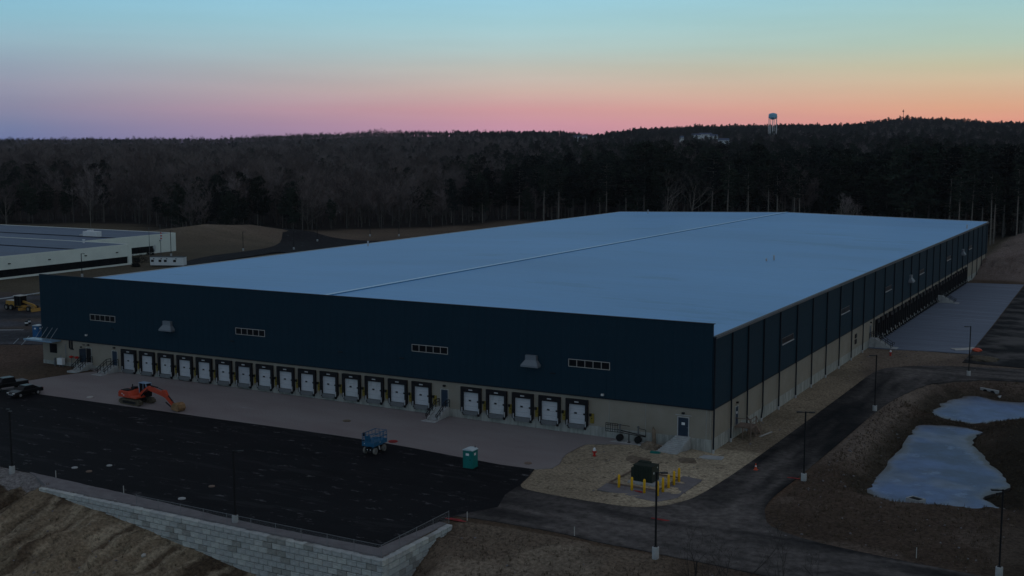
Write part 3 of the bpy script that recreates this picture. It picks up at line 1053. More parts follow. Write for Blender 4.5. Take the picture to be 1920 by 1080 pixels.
# window strips
def window_strip(x0, x1, z0, z1, side=False, par=wh):
    """one ribbon window: frame, five dark panes, four mullions"""
    root = None
    n = 5
    wdt = x1 - x0
    f = MB()
    t = 0.07
    f.box(x0, x1, -0.15, -0.09, z0, z0 + t).box(x0, x1, -0.15, -0.09, z1 - t, z1)
    for k in range(n + 1):
        xk = x0 + k * (wdt - t) / n
        f.box(xk, xk + t, -0.15, -0.09, z0 + t, z1 - t)
    panes = []
    for k in range(n):
        xk = x0 + k * (wdt - t) / n + t
        panes.append(MB().box(xk, xk + (wdt - t) / n - t, -0.125, -0.10, z0 + t, z1 - t))
    if side:
        for m in [f] + panes:
            m.v = [(-b, a, c) for a, b, c in m.v]
    fo = f.build('window_frame', M['grey_steel'] if side else M['winframe'], par)
    if side:
        MB().box(0.15, 0.24, x0 - 0.1, x1 + 0.1, z0 - 0.03, z0 + 0.09).build('sill', M['coping'], fo)
    for p_ in panes:
        p_.build('window_pane', M['glass'], fo)


for x0, x1 in ((-99.7, -94.4), (-70.8, -65.5), (-41.0, -35.5), (-18.3, -12.8)):
    window_strip(x0, x1, 8.80, 9.75)
for y0 in (27.6, 60.3, 93.2, 126.0, 160.0, 193.0):
    window_strip(y0, y0 + 5.5, 8.80, 9.70, True)
# louvred hoods
def hood(side, c):
    m = MB()
    a, b = (0.75, 1.2)
    pts = [(-b, -0.95, 0), (b, -0.95, 0), (b, -0.10, 0), (-b, -0.10, 0), (-b, -0.95, 0.22), (b, -0.95, 0.22), (b, -0.10, 0.3), (-b, -0.10, 0.3)]
    m.hexa(pts)
    m.hexa([(-b, -0.95, 0.22), (b, -0.95, 0.22), (b, -0.1, 0.3), (-b, -0.1, 0.3), (-a, -0.55, 0.85), (a, -0.55, 0.85), (a, -0.1, 0.85), (-a, -0.1, 0.85)])
    m.box(-a, a, -0.55, -0.1, 0.85, 1.45)
    if side:
        m.v = [(-y_ + 0.0, x_ + c, z_ + 8.35) for x_, y_, z_ in m.v]
    else:
        m.v = [(x_ + c, y_, z_ + 8.35) for x_, y_, z_ in m.v]
    m.build('exhaust_hood', M['galv'], wh)


hood(False, -83.6)
hood(False, -23.3)
hood(True, 116.3)
hood(True, 182.5)
# small wall lamps
wl = MB().box(-0.16, 0.16, -0.34, -0.1, -0.12, 0.12).mesh('wall_lamp', M['lamp_lens'])
wd = MB().box(-0.35, 0.35, -0.22, -0.1, -0.05, 0.05).mesh('wall_vent', M['dkmetal'])
inst('wall_lamp', wl, wh, (-100.6, 0, 6.4))
inst('wall_lamp', wl, wh, (-13.7, 0, 5.75))
inst('wall_lamp', wl, wh, (0, 190.5, 4.9), (0, 0, math.pi / 2))
for x in (-86.5 - 8.6, -52.5, -42.6, -20.4, -71.5):
    inst('wall_vent', wd, wh, (x, 0, 7.75))
for y in (19.5, 51.0, 76.0, 108.0, 172.0):
    inst('wall_vent', wd, wh, (0, y, 7.85), (0, 0, math.pi / 2))
# roof fittings
for px, py, h in ((690, 458, 1.0), (1215, 400, 1.1), (1451, 489, 0.8), (1813, 427, 0.9), (1437, 491, 0.4)):
    x, y = at(px, py, 14.1)
    x = min(max(x, WX + 1), -1)
    z = rz(x)
    v = MB().cyl((x, y, z - 0.05), (x, y, z + h), 0.16, n=8).cyl((x, y, z + h), (x, y, z + h + 0.14), 0.26, 0.05, n=8)
    v.build('roof_vent', M['coping'], wh)

# loading docks
D_door = MB()
for k in range(4):
    D_door.box(-1.14, 1.14, -0.02, 0.035, 0.0 + k * 0.59, 0.575 + k * 0.59)
me_door = D_door.mesh('dock_door', M['door_white'])
me_door_b = me_door.copy()
me_door_b.materials[0] = M['door_grey']
me_door_c = me_door.copy()
me_door_c.materials[0] = M['door_scuffed']
me_dwin = MB().box(-0.42, -0.06, -0.035, -0.02, 1.20, 1.40).mesh('window', M['black'])
me_dlock = MB().box(0.80, 1.14, -0.06, -0.02, 1.14, 1.34).mesh('lock_box', M['black'])
sh = MB()
# black dock seal: header pad, two side pads that taper at the foot
sh.box(-1.49, 1.49, -0.30, 0.0, 2.42, 3.05)
for s in (-1, 1):
    xo, xi = s * 1.49, s * 1.13
    a, b = min(xo, xi), max(xo, xi)
    sh.box(a, b, -0.30, 0.0, -0.10, 2.42)
    lo = [(xo, -0.10), (xi, -0.10), (s * 1.0, -0.42), (s * 1.18, -0.42)]
    sh.add([(p[0], -0.34, p[1]) for p in lo] + [(p[0], 0.0, p[1]) for p in lo], BOXF)
me_seal = sh.mesh('dock_seal', M['black'])
sh2 = MB()
sh2.v = [(a, b * 1.5, c) for a, b, c in sh.v]
sh2.f = list(sh.f)
me_seal2 = sh2.mesh('dock_seal', M['black'])
me_mark = MB().box(-0.28, 0.28, -0.325, -0.30, 2.66, 2.80).mesh('header_light', M['coping'])
me_guard = MB().box(-0.045, 0.045, -0.40, -0.31, -0.25, 0.42).mesh('guide_post', M['coping'])
me_lev = MB().hexa([(-0.95, -0.45, -0.5), (1.0, -0.45, -0.5), (1.0, 0.0, -0.5), (-0.95, 0.0, -0.5), (-1.14, -0.30, -0.02), (1.14, -0.30, -0.02), (1.14, 0.0, -0.02), (-1.14, 0.0, -0.02)]).mesh('dock_leveler', M['grey_steel'])
me_bump = MB().hexa([(-0.1, -0.25, -0.62), (0.1, -0.25, -0.62), (0.1, 0, -0.62), (-0.1, 0, -0.62), (-0.1, -0.25, -0.36), (0.1, -0.25, -0.36), (0.1, 0, -0.36), (-0.1, 0, -0.36)]).mesh('dock_bumper', M['black'])
me_bump2 = MB().hexa([(-0.1, -0.9, -0.8), (0.1, -0.9, -0.8), (0.1, -0.7, -0.8), (-0.1, -0.7, -0.8), (-0.1, -0.30, -0.2), (0.1, -0.30, -0.2), (0.1, 0, -0.2), (-0.1, 0, -0.2)]).box(-0.1, 0.1, -0.35, 0.0, -1.1, -0.75).mesh('dock_bumper', M['black'])
me_panel = MB().box(1.72, 2.22, -0.07, 0.03, 0.25, 1.45).mesh('control_panel', M['yellow_dull'])
me_cbox = MB().box(1.64, 1.92, -0.18, -0.07, 1.12, 1.45).box(1.90, 2.04, -0.14, -0.07, 0.82, 0.90).mesh('control_box', M['black'])


def dock(x, y, z, rot, full=True):
    r = (0, 0, rot)
    sc_ = (0.70, 1, 1) if rot else None
    d = inst('dock_door', random.choice([me_door, me_door, me_door_b, me_door_c]), wh, (x, y, z), r, sc_)
    inst('window', me_dwin, d)
    inst('lock_box', me_dlock, d)
    s = inst('dock_seal', me_seal2 if rot else me_seal, wh, (x, y, z), r, sc_)
    if not rot:
        inst('header_light', me_mark, s)
        inst('guide_post', me_guard, s, (-1.235, 0, 0))
        inst('guide_post', me_guard, s, (1.235, 0, 0))
    l = inst('dock_leveler', me_lev, wh, (x, y, z), r, sc_)
    bb = me_bump2 if rot else me_bump
    inst('dock_bumper', bb, l, (-1.08, 0, 0))
    inst('dock_bumper', bb, l, (1.08, 0, 0))
    if not rot:
        c = inst('control_panel', me_panel, wh, (x, y, z), r)
        inst('control_box', me_cbox, c)


for n in range(21):
    if n == 15:
        continue
    dock(-91.85 + 3.737 * n, 0, 1.80, 0)
ys_side = [87.4 + 3.737 * k for k in range(17)] + [152.2 + 3.737 * k for k in range(11)]
for y in ys_side:
    dock(0, y, 1.65, math.pi / 2)


# personnel doors
def pdoor(x, y, z, rot, m=M['navy_door'], frame=M['stem'], sign=False, w=0.5, light=True):
    r = (0, 0, rot)
    f = MB().box(-w - 0.12, -w, -0.05, 0.04, 0, 2.3).box(w, w + 0.12, -0.05, 0.04, 0, 2.3).box(-w, w, -0.05, 0.04, 2.18, 2.3).build('door_frame', frame, wh)
    f.location = (x, y, z)
    f.rotation_euler = r
    d = MB().box(-w, w, -0.035, 0.04, 0.0, 2.18).build('door', m, wh)
    d.location = (x, y, z)
    d.rotation_euler = r
    MB().box(w - 0.16, w - 0.08, -0.07, -0.035, 1.0, 1.06).build('handle', M['galv'], d)
    if sign:
        sg = MB().box(-0.2, 0.2, -0.045, -0.035, 1.32, 1.62).build('notice', M['white'], d)
    if light:
        l = MB().box(-0.16, 0.16, -0.24, 0.03, 2.62, 2.82).build('door_lamp', M['dkmetal'], wh)
        l.location = (x, y, z)
        l.rotation_euler = r
    return d


pdoor(-3.45, 0, 1.84, 0, sign=True, w=0.62, frame=M['concrete'])
pdoor(-36.1, 0, 1.95, 0)
pdoor(-94.9, 0, 2.15, 0)
# propped-open door at the far left stairs
pd_ = pdoor(-100.4, 0, 2.15, 0, m=M['black'])
lf = MB().box(0, 1.0, -0.03, 0.03, 0, 2.15).build('open_door_leaf', M['navy_door'], wh)
lf.location = (-100.95, -0.08, 2.15)
lf.rotation_euler = (0, 0, R(-118))
pdoor(0, 9.1, 1.75, math.pi / 2, sign=True)
pdoor(0, 82.6, 2.0, math.pi / 2, light=True)
# pale trim of smoothed mortar around the near door
MB().box(-4.45, -2.45, -0.004, 0.03, 4.26, 4.34).build('lintel', M['concrete'], wh)
# small vents on the side block wall
for y in (71.6,):
    MB().box(-0.03, 0.08, y - 0.6, y + 0.6, 3.55, 4.2).box(-0.03, 0.08, y - 0.6, y + 0.6, 2.55, 3.3).build('louvre', M['black'], wh)
for x, z in ((-104.6, 4.6), (-104.1, 4.6)):
    MB().box(x, x + 0.22, -0.12, 0.03, z - 0.6, z + 0.65).build('conduit', M['black'], wh)
MB().box(-104.4, -103.7, -0.12, 0.03, 3.85, 4.0).build('conduit', M['black'], wh)
MB().box(-102.2, -101.9, -0.12, 0.03, 4.3, 4.5).box(-101.6, -101.2, -0.12, 0.03, 4.75, 4.85).build('wall_vent', M['dkmetal'], wh)
# control joints and pilaster on the near block wall, faint
for x in (-12.9, -8.2, -0.65, -105.2):
    MB().box(x - 0.03, x + 0.03, 0.0, 0.03, 1.75, ZB - 0.14).build('control_joint', M['stem'], wh)

# sheet metal canopy at the far left corner, hung from tie rods
cn = MB().box(-112.6, -106.3, -1.9, -0.12, 5.02, 5.17).box(-112.6, -106.3, -1.95, -1.9, 4.98, 5.22)
co = cn.build('canopy', M['canopy'], wh)
for x in (-110.4, -109.3, -108.2, -107.1):
    MB().cyl((x, -1.75, 5.15), (x + 0.15, -0.14, 7.0), 0.028, n=5).build('tie_rod', M['coping'], co)
# left corner office window
MB().box(-109.0, -107.4, -0.03, 0.01, 3.0, 4.45).build('window_frame', M['dkmetal'], wh)
f_ = MB().box(-108.9, -107.5, -0.05, -0.03, 3.1, 4.35).build('window_pane', M['glass'], wh)
# gas service: riser pipe, white cabinet, red standpipe
MB().cyl((-105.3, -0.15, 1.6), (-105.3, -0.15, 4.6), 0.05, n=6).build('riser_pipe', M['galv'], wh)


gcx = -105.6
t = empty('gas_meter', (gcx, -0.9, hf(gcx, -0.9)), 0, 'white gas meter cabinet with pipes at the far left block wall', 'gas meter')
MB().box(-0.55, 0.55, -0.3, 0.3, 0.35, 1.35).build('cabinet', M['white'], t)
MB().cyl((-0.4, 0, 0), (-0.4, 0, 0.4), 0.06, n=6).cyl((0.4, 0, 0), (0.4, 0, 0.4), 0.06, n=6).cyl((-0.1, 0.1, 1.35), (-0.1, 0.1, 1.75), 0.06, n=6).build('pipe', M['galv'], t)
t = empty('standpipe', (-103.2, -0.3, hf(-103.2, -0.5)), 0, 'red fire connections on thin pipes right of the white gas meter', 'standpipe')
for k, xx in enumerate((-0.7, 0.5)):
    MB().cyl((xx, 0, 0), (xx, 0, 1.5), 0.05, n=6).build('pipe', M['grey_steel'], t)
    MB().cyl((xx - 0.35, -0.05, 1.6), (xx + 0.35, -0.05, 1.6), 0.13, n=8).cyl((xx, -0.3, 1.6), (xx, 0.1, 1.6), 0.18, n=8).build('valve', M['red'], t)
o = MB().lathe([(0.16, 0), (0.2, 0.5), (0.14, 0.9), (0.18, 1.1), (0.05, 1.3)], n=8).build('regulator_post', M['grey_steel'])
o.location = (-107.0, -0.8, hf(-107, -0.8))
tag(o, 'squat grey regulator post left of the white gas meter', 'post')

# ------------------------------------------------------------------ stairs in front of the personnel doors
def stairs(x, z0, z1, label, rails=True, w=0.72, run=0.30, group='concrete stairs up to the dock wall doors', land=1.0, side=None):
    """a landing at the door with a flight descending straight out from the wall"""
    if side is None:
        g0 = hf(x, -1.2)
        t = empty('concrete_stairs', (x, 0, g0), 0, label, 'stairs', group)
    else:
        g0 = hf(1.5, side)
        t = empty('concrete_stairs', (0, side, g0), math.pi / 2, label, 'stairs', group)
    H = z1 - g0
    n = max(2, round(H / 0.18))
    MB().box(-w, w, -land, -0.006, -0.3, H).build('landing', M['concrete'], t)
    ch = [(-land - n * run - 0.1, -0.3), (-land, -0.3), (-land, H + 0.05), (-land - n * run - 0.1, 0.15)]
    MB().prism(ch, w - 0.02, w + 0.12, 'x').build('cheek_wall', M['concrete'], t)
    MB().prism(ch, -w - 0.12, -w + 0.02, 'x').build('cheek_wall', M['concrete'], t)
    for k in range(n):
        ya = -land - (k + 1) * run
        MB().box(-w + 0.02, w - 0.02, ya, ya + run - 0.004, -0.3, H - (k + 1) * H / n).build('step', M['concrete'], t)
    ye = -land - n * run
    MB().box(-w - 0.3, w + 0.3, ye - 1.0, ye - 0.1, -0.1, 0.14).build('slab', M['concrete'], t)
    for xr in (-w - 0.05, w + 0.05):
        r_ = MB()
        top = H + 1.0
        for dz in (0.0, -0.38):
            r_.bar((xr, -0.1, top + dz), (xr, -land, top + dz), 0.07)
            r_.bar((xr, -land, top + dz), (xr, ye, 1.0 + dz), 0.07)
        r_.bar((xr, ye, 1.0), (xr, ye - 0.3, 0.97), 0.07).bar((xr, ye - 0.3, 0.97), (xr, ye - 0.3, 0.62), 0.07).bar((xr, ye - 0.3, 0.62), (xr, ye, 0.62), 0.07)
        r_.bar((xr, -0.1, H), (xr, -0.1, top), 0.07)
        for k in range(4):
            f = k / 3
            yy_ = -land + (ye + land) * f
            r_.bar((xr, yy_, (H + 0.02) * (1 - f)), (xr, yy_, top + (1.0 - top) * f), 0.07)
        r_.build('handrail', M['rail_black'], t)
    return t


stairs(-36.1, 0, 1.95, 'pale concrete stairs with black handrails between the fifteenth and sixteenth dock')
stairs(-94.9, 0, 2.15, 'concrete stairs with black handrails right before the first dock door at the left')
stairs(-100.4, 0, 2.15, 'concrete stairs with black handrails below the propped-open navy door')
stairs(0, 0, 2.0, 'concrete stairs with black handrails at the near end of the long side dock row', side=82.6)
stairs(0, 0, 2.0, 'concrete stairs in the gap between the two side dock rows', side=149.9)
# bare stairs at the near corner, descending straight out from the wall
g0 = hf(-3.4, -4)
t = empty('concrete_stairs', (-3.45, 0, g0), 0, 'plain pale stairs without handrails below the door with a white notice', 'stairs')
H_ = 1.84 - g0
for k in range(9):
    MB().box(-1.0 - k * 0.13, 0.95 - k * 0.05, -0.40 - (k + 1) * 0.33, -0.40 - k * 0.33 - 0.004, -0.3, H_ - (k + 1) * H_ / 10).build('step', M['concrete'], t)
MB().box(-0.9, 0.95, -0.40, -0.006, -0.3, H_).build('landing', M['concrete'], t)
b = MB().box(-2.45, -1.3, -4.1, -3.75, 0.0, 0.22).build('pallet', M['teal'])
b.location = (-3.45, 0, g0)
tag(b, 'teal pallet lying at the foot of the plain stairs', 'pallet')

# timber stairs at the side door
t = empty('timber_stairs', (0, 9.1, hf(0.5, 9.1)), 0, 'makeshift raw timber stairs and platform outside the side wall door', 'stairs')
zl = 1.75 - hf(0.5, 9.1)
MB().box(0.12, 2.2, -1.0, 1.3, zl - 0.14, zl).build('platform', M['wood'], t)
for a, b_ in ((2.1, -0.9), (2.1, 1.2), (1.1, -0.9), (1.1, 1.2)):
    MB().bar((a, b_, -0.2), (a, b_, zl + (1.0 if a > 2 else -0.14)), 0.11).build('post', M['wood'], t)
MB().bar((2.1, -0.95, zl + 1.0), (2.1, 1.25, zl + 1.0), 0.08).bar((0.15, -0.95, zl + 1.0), (2.1, -0.95, zl + 1.0), 0.08).bar((2.1, -0.95, zl + 0.5), (2.1, 1.25, zl + 0.5), 0.06).build('guard_rail', M['wood'], t)
MB().bar((2.1, -0.9, 0.0), (1.5, 0.9, zl - 0.1), 0.08).bar((2.1, 1.2, 0.0), (2.1, -0.6, zl), 0.08).build('brace', M['wood'], t)
for s in (0.9, 2.1):
    MB().bar((s, 1.3, zl - 0.15), (s, 3.4, -0.1), 0.06, 0.28).build('stringer', M['wood'], t)
for k in range(7):
    f = (k + 0.5) / 7
    MB().box(0.9, 2.1, 1.3 + 2.1 * f - 0.14, 1.3 + 2.1 * f + 0.14, zl * (1 - f) - 0.02, zl * (1 - f) + 0.03).build('tread', M['wood'], t)
for s in (0.9, 2.1):
    MB().bar((s, 1.3, zl + 0.95), (s, 3.4, 0.8), 0.07).bar((s, 3.3, 0), (s, 3.3, 0.85), 0.08).build('handrail', M['wood'], t)
pl = MB().box(-1.6, 1.6, -0.12, 0.12, 0, 0.06).build('plank', M['winframe'])
x, y, z = atg(1436, 815)
pl.location = (x, y, z + 0.03)
pl.rotation_euler = (0, 0, R(80))
tag(pl, 'pale plank lying on the dirt beside the side wall', 'plank')
# concrete pad at the corner
pc = MB().box(-1.3, 1.3, -0.7, 0.7, -0.1, 0.16).build('concrete_pad', M['concrete'])
pc.location = (0.75, -2.0, hf(0.7, -2))
pc.rotation_euler = (0, 0, R(8))
tag(pc, 'flat concrete pad on the ground at the near warehouse corner', 'pad')

# tank trailer frame with pipes by the block wall: fire service manifold with hose reels
x, y = -9.7, -0.95
t = empty('pipe_manifold', (x, y, hf(x, y)), 0, 'rusty metal frame with pipes and valves on a slab against the tan block wall', 'pipework')
fr = MB()
for z in (1.15, 1.45, 1.95, 2.15):
    fr.bar((-3.2, 0, z), (-1.6, 0.05, z), 0.06)
for xx in (-3.2, -2.9, -2.6, -2.3, -2.0, -1.7):
    fr.bar((xx, 0, 1.15), (xx, 0, 2.15), 0.045)
fr.bar((-1.6, 0.05, 1.45), (1.9, 0.1, 1.05), 0.10).bar((-1.7, 0, 1.2), (1.9, 0.1, 0.95), 0.07)
fr.bar((0.9, 0.1, 1.9), (1.9, 0.1, 1.8), 0.06).bar((1.9, 0.1, 0.95), (1.9, 0.1, 1.8), 0.06)
fr.bar((-1.6, 0.0, 2.1), (-0.1, 0.0, 2.05), 0.05)
fr.build('rack', M['dkmetal'], t)
for cx_ in (-1.35, 1.0):
    MB().cyl((cx_, -0.25, 0.55), (cx_, 0.2, 0.55), 0.42, n=12).build('reel', M['dkmetal'], t)
    MB().cyl((cx_, 0, 1.1), (cx_, 0, 2.0), 0.09, n=6).cyl((cx_, 0, 2.0), (cx_, 0, 2.15), 0.16, n=8).build('valve', M['grey_steel'], t)
MB().cyl((-0.15, -0.1, 0), (-0.15, -0.1, 1.2), 0.05, n=6).cyl((-0.15, -0.25, 0), (-0.15, 0.1, 0.0), 0.2, n=8).build('standpipe', M['dkmetal'], t)
MB().box(-2.7, 2.4, -0.7, 0.85, -0.15, 0.10).build('slab', M['concrete'], t)

# stone heap with an upright stump beside the stairs
def rock(r, seed, squash=0.75, n=2):
    import bmesh
    bm = bmesh.new()
    bmesh.ops.create_icosphere(bm, subdivisions=n, radius=r)
    for v in bm.verts:
        d = v.co.normalized()
        k = 1 + 0.35 * float(fbm(np.array([d.x * 1.7 + seed]), np.array([d.y * 1.7 + d.z * 1.3 + seed * 2]), seed, 3)[0]) * 2
        v.co = d * r * k
        v.co.z *= squash
    me_ = bpy.data.meshes.new('rock')
    bm.to_mesh(me_)
    bm.free()
    return me_


rk = [rock(1.0, s, 0.7) for s in (3, 8, 15)]
for m_ in rk:
    m_.materials.append(M['wblock3'])
sand_rock = mat('sandy_earth', (0.25, 0.20, 0.15), 0.95, 0.05, var=0.5, vscale=1.5, bump=0.8, bscale=3)
hp = rock(1.35, 21, 0.55, 3)
hp.materials.append(sand_rock)
o = inst('earth_heap', hp, None, (-6.7, -1.9, 0.35))
tag(o, 'rough earth heap against the wall left of the plain stairs', 'heap')
o = MB().cyl((-6.55, -1.2, 0.2), (-6.75, -0.95, 2.35), 0.28, 0.24, n=8).cyl((-6.75, -0.95, 2.35), (-6.85, -0.9, 2.75), 0.24, 0.05, n=8).build('wrapped_pipe', sand_rock)
tag(o, 'upright earth coloured stub with a pointed top standing in the heap', 'post')
o = inst('earth_heap', rock(1.3, 33, 0.28, 3), None, (-1.3, -4.9, 0.2))
o.data.materials.append(sand_rock)
tag(o, 'low reddish earth heap right of the plain stairs foot', 'heap')
o = inst('earth_heap', rock(1.9, 37, 0.22, 3), None, (-6.2, -7.2, 0.15))
o.data.materials.append(sand_rock)
tag(o, 'shallow sand heap between the plain stairs and the green transformer', 'heap')

# ------------------------------------------------------------------ retaining wall
rw = empty('retaining_wall', (0, 0, 0), 0, 'stepped retaining wall of grey split-face concrete blocks below the truck yard', 'wall')
BH, BW, BT = 0.56, 1.07, 0.75
bm_ = {}


def block_mesh(w, kind, seed):
    key = (w, kind, seed)
    if key not in bm_:
        r_ = random.Random(seed)
        g_ = 0.018
        # chamfered face with a slight rough bulge
        x0, x1, z0, z1 = g_, w - g_, g_, BH - g_
        ch = 0.05
        b1 = r_.uniform(0.0, 0.03)
        vs = [(x0, 0, z0), (x1, 0, z0), (x1, 0, z1), (x0, 0, z1),
              (x0 + ch, -0.05 - b1, z0 + ch), (x1 - ch, -0.05 - b1 * 0.6, z0 + ch), (x1 - ch, -0.05 - b1, z1 - ch), (x0 + ch, -0.05 - b1 * 1.4, z1 - ch),
              (x0, BT, z0), (x1, BT, z0), (x1, BT, z1), (x0, BT, z1)]
        fs = [(4, 5, 6, 7), (0, 1, 5, 4), (1, 2, 6, 5), (2, 3, 7, 6), (3, 0, 4, 7), (1, 0, 8, 9), (2, 1, 9, 10), (3, 2, 10, 11), (0, 3, 11, 8), (9, 8, 11, 10)]
        bm_[key] = MB().add(vs, fs).mesh('wall_block', M[kind])
    return bm_[key]


WTOP = 0.32
La = math.hypot(WALL[1][0] - WALL[0][0], WALL[1][1] - WALL[0][1])
aa = math.atan2(WALL[1][1] - WALL[0][1], WALL[1][0] - WALL[0][0])
Lb = WALL[2][1] - WALL[1][1]
nblk = 0


def lay(origin, ang, length, groundf, along, start_drop=0):
    global nblk
    for c in range(10):
        z = WTOP - (c + 1) * BH
        s = -BW / 2 if c % 2 else 0.0
        while s < length - 0.05:
            a = max(s, 0)
            b = min(s + BW, length)
            if b - a > 0.2:
                mx = (a + b) / 2
                X = origin[0] + math.cos(ang) * mx
                Y = origin[1] + math.sin(ang) * mx
                if groundf(X, Y) < z + BH + 0.1:
                    kind = random.choices(['wblock', 'wblock2', 'wblock3'], [6, 2.5, 1.5])[0]
                    w = round(b - a, 2)
                    ob_ = inst('wall_block', block_mesh(w, kind, random.randint(0, 2)), rw, (origin[0] + math.cos(ang) * a, origin[1] + math.sin(ang) * a, z), (0, 0, ang))
                    nblk += 1
            s += BW


lay(WALL[0], aa, La, lambda x, y: hh(x, y - 0.5), 'a')
lay((WALL[1][0], WALL[1][1] + BT + 0.02), math.pi / 2, Lb - BT, lambda x, y: hh(x + 0.5, y), 'b')
print('blocks', nblk)
# earth core behind the blocks is the ground itself; a cap of crushed stone closes the top
cap = MB()
cap.add([(WALL[0][0], WALL[0][1] + 0.3, WTOP + 0.01), (WALL[1][0] - 0.4, WALL[1][1] + 0.35, WTOP + 0.01), (WALL[1][0] - 0.4, WALL[2][1], WTOP + 0.01), (-13.9, WALL[2][1], WTOP + 0.01), (-14.6, -46.1, WTOP + 0.01), (-28, -46.0, WTOP + 0.01), (-45.5, -44.7, WTOP + 0.01), (-57, -43.9, WTOP + 0.01)],
        [(0, 1, 4, 5), (1, 2, 3, 4), (0, 5, 6, 7)])
SP = [(WALL[0][0] - 3.5, WALL[0][1] + 2.6), (WALL[0][0] + 0.5, WALL[0][1] + 0.55), (WALL[1][0] - 0.55, WALL[1][1] + 0.62), (WALL[1][0] - 0.55, WALL[2][1] - 0.1), (-13.7, -37.3), (-14.5, -46.3), (-28, -46.2), (-45.5, -44.8), (-62, -43.7)]
SP = smooth_poly(SP, 3, corners={0, 1, 2, 3, 4, 5, 8})
sheet('gravel_strip', SP, 0, M['strip'], 'strip of crushed grey stone between the asphalt and the retaining wall', step=0.9,
      hfun=lambda a, b: 0.36 + 0.10 * fbm(a * 0.8, b * 0.8, 91, 4) + 0.05, skirt=0.5)

# chain-link fence on the wall
fn = empty('chain_link_fence', (0, 0, 0), 0, 'low chain-link fence with thin galvanised posts along the top of the retaining wall', 'fence')
FP = [(-42.3, -46.6 - 0.35)]
F0 = np.array([-42.5, wall_y(-42.5) + 0.35])
F1 = np.array([WALL[1][0] - 0.45, WALL[1][1] + 0.4])
F2 = np.array([WALL[2][0] - 0.45, WALL[2][1] + 0.2])
FZ = 0.34
FH = 1.15
rails = MB()
rails.cyl((*F0, FZ + FH), (*F1, FZ + FH), 0.022, n=5).build('top_rail', M['chain'], fn)
MB().cyl((*F1, FZ + FH), (*F2, FZ + FH), 0.022, n=5).build('top_rail', M['chain'], fn)
pm = MB().cyl((0, 0, 0), (0, 0, FH + 0.05), 0.026, n=6).mesh('fence_post', M['chain'])
for k in range(11):
    p = F0 + (F1 - F0) * k / 10
    inst('fence_post', pm, fn, (p[0], p[1], FZ))
for k in range(1, 5):
    p = F1 + (F2 - F1) * k / 4
    inst('fence_post', pm, fn, (p[0], p[1], FZ))
for A_, B_ in ((F0, F1), (F1, F2)):
    w_ = MB()
    Ld = np.linalg.norm(B_ - A_)
    ux = (B_ - A_) / Ld
    s = -FH
    while s < Ld:
        for sg in (1, -1):
            a0, a1 = (s, s + FH)
            za, zb_ = (0, FH) if sg == 1 else (FH, 0)
            if a0 < 0:
                za = za + (zb_ - za) * (0 - a0) / FH
                a0 = 0
            if a1 > Ld:
                zb_ = za + (zb_ - za) * (Ld - a0) / (a1 - a0)
                a1 = Ld
            pa = A_ + ux * a0
            pb = A_ + ux * a1
            nrm = np.array([-ux[1], ux[0]]) * 0.002 * sg
            t_ = 0.004
            w_.add([(pa[0] + nrm[0], pa[1] + nrm[1], FZ + za - t_), (pb[0] + nrm[0], pb[1] + nrm[1], FZ + zb_ - t_), (pb[0] + nrm[0], pb[1] + nrm[1], FZ + zb_ + t_), (pa[0] + nrm[0], pa[1] + nrm[1], FZ + za + t_)], [(0, 1, 2, 3)])
        s += 0.11
    mo = w_.build('wire_mesh', M['chain'], fn)
    mo['kind'] = 'stuff'

# ------------------------------------------------------------------ light poles
def light_pole(px, py, h, label, heads=1, ang=0.0, base=True, grp='black light poles round the truck yard and drive', xyz=None, bh=0.8):
    x, y, z = xyz or atg(px, py)
    t = empty('light_pole', (x, y, z), 0, label, 'light pole', grp)
    zb = 0.0
    if base:
        MB().lathe([(0.30, -0.6), (0.30, bh - 0.05), (0.27, bh)], n=14).build('base', M['concrete'], t, smooth=False)
        zb = bh
    MB().box(-0.07, 0.07, -0.07, 0.07, zb, h).box(-0.16, 0.16, -0.16, 0.16, zb, zb + 0.05).build('pole', M['dkmetal'], t)
    for k in range(heads):
        a = ang + math.pi * k
        c, s = math.cos(a), math.sin(a)
        hd = MB().box(0.05, 0.35, -0.04, 0.04, h - 0.12, h - 0.04).box(0.35, 0.95, -0.18, 0.18, h - 0.12, h - 0.03)
        o_ = hd.build('lamp_head', M['dkmetal'], t)
        o_.rotation_euler = (0, 0, a)
        l_ = MB().box(0.42, 0.88, -0.14, 0.14, h - 0.135, h - 0.12).build('lens', M['coping'], o_)
    return t


A0 = -YAW  # facing along the picture's right
light_pole(23, 887, 7.0, 'black light pole standing left of the retaining wall end', heads=2, ang=R(150))
light_pole(441, 981, 7.0, 'black light pole on a white base behind the fence at mid retaining wall', ang=R(40))
light_pole(1229, 1046, 7.6, 'black light pole at the roadside in front of the green transformer', ang=R(30), bh=1.0)
light_pole(1507, 901, 7.5, 'black light pole where the drive bends, between cone and big pond', heads=2, ang=R(200))
light_pole(1640, 771, 7.6, 'black light pole left of the small pond, arm towards the warehouse', heads=1, ang=R(205))
light_pole(1816, 705, 7.7, 'black light pole in front of the red object beside the pale apron', ang=R(205))
light_pole(1873, 1080, 7.4, 'black light pole at the lower right corner beyond the ponds', ang=R(200))
for px, py, h, lb in ((154, 519, 6.2, 'thin lamp post between the warehouse and the white office windows'),
                      (456, 470, 6.2, 'thin lamp post before the grassy mound'),
                      (551, 468, 6.0, 'thin lamp post on a white base beside the dark road junction'),
                      (595, 444, 5.5, 'thin lamp post on the verge behind the road junction'),
                      (694, 443, 5.0, 'lamp post on a white base at the lawn behind the blue roof edge'),
                      (748, 443, 5.5, 'slim lamp post by the pines behind the blue roof edge'),
                      (321, 480, 8.0, 'tall lamp post behind the white site trailer')):
    light_pole(px, py, h, lb, grp='lamp posts along the access road', heads=1, ang=R(20))

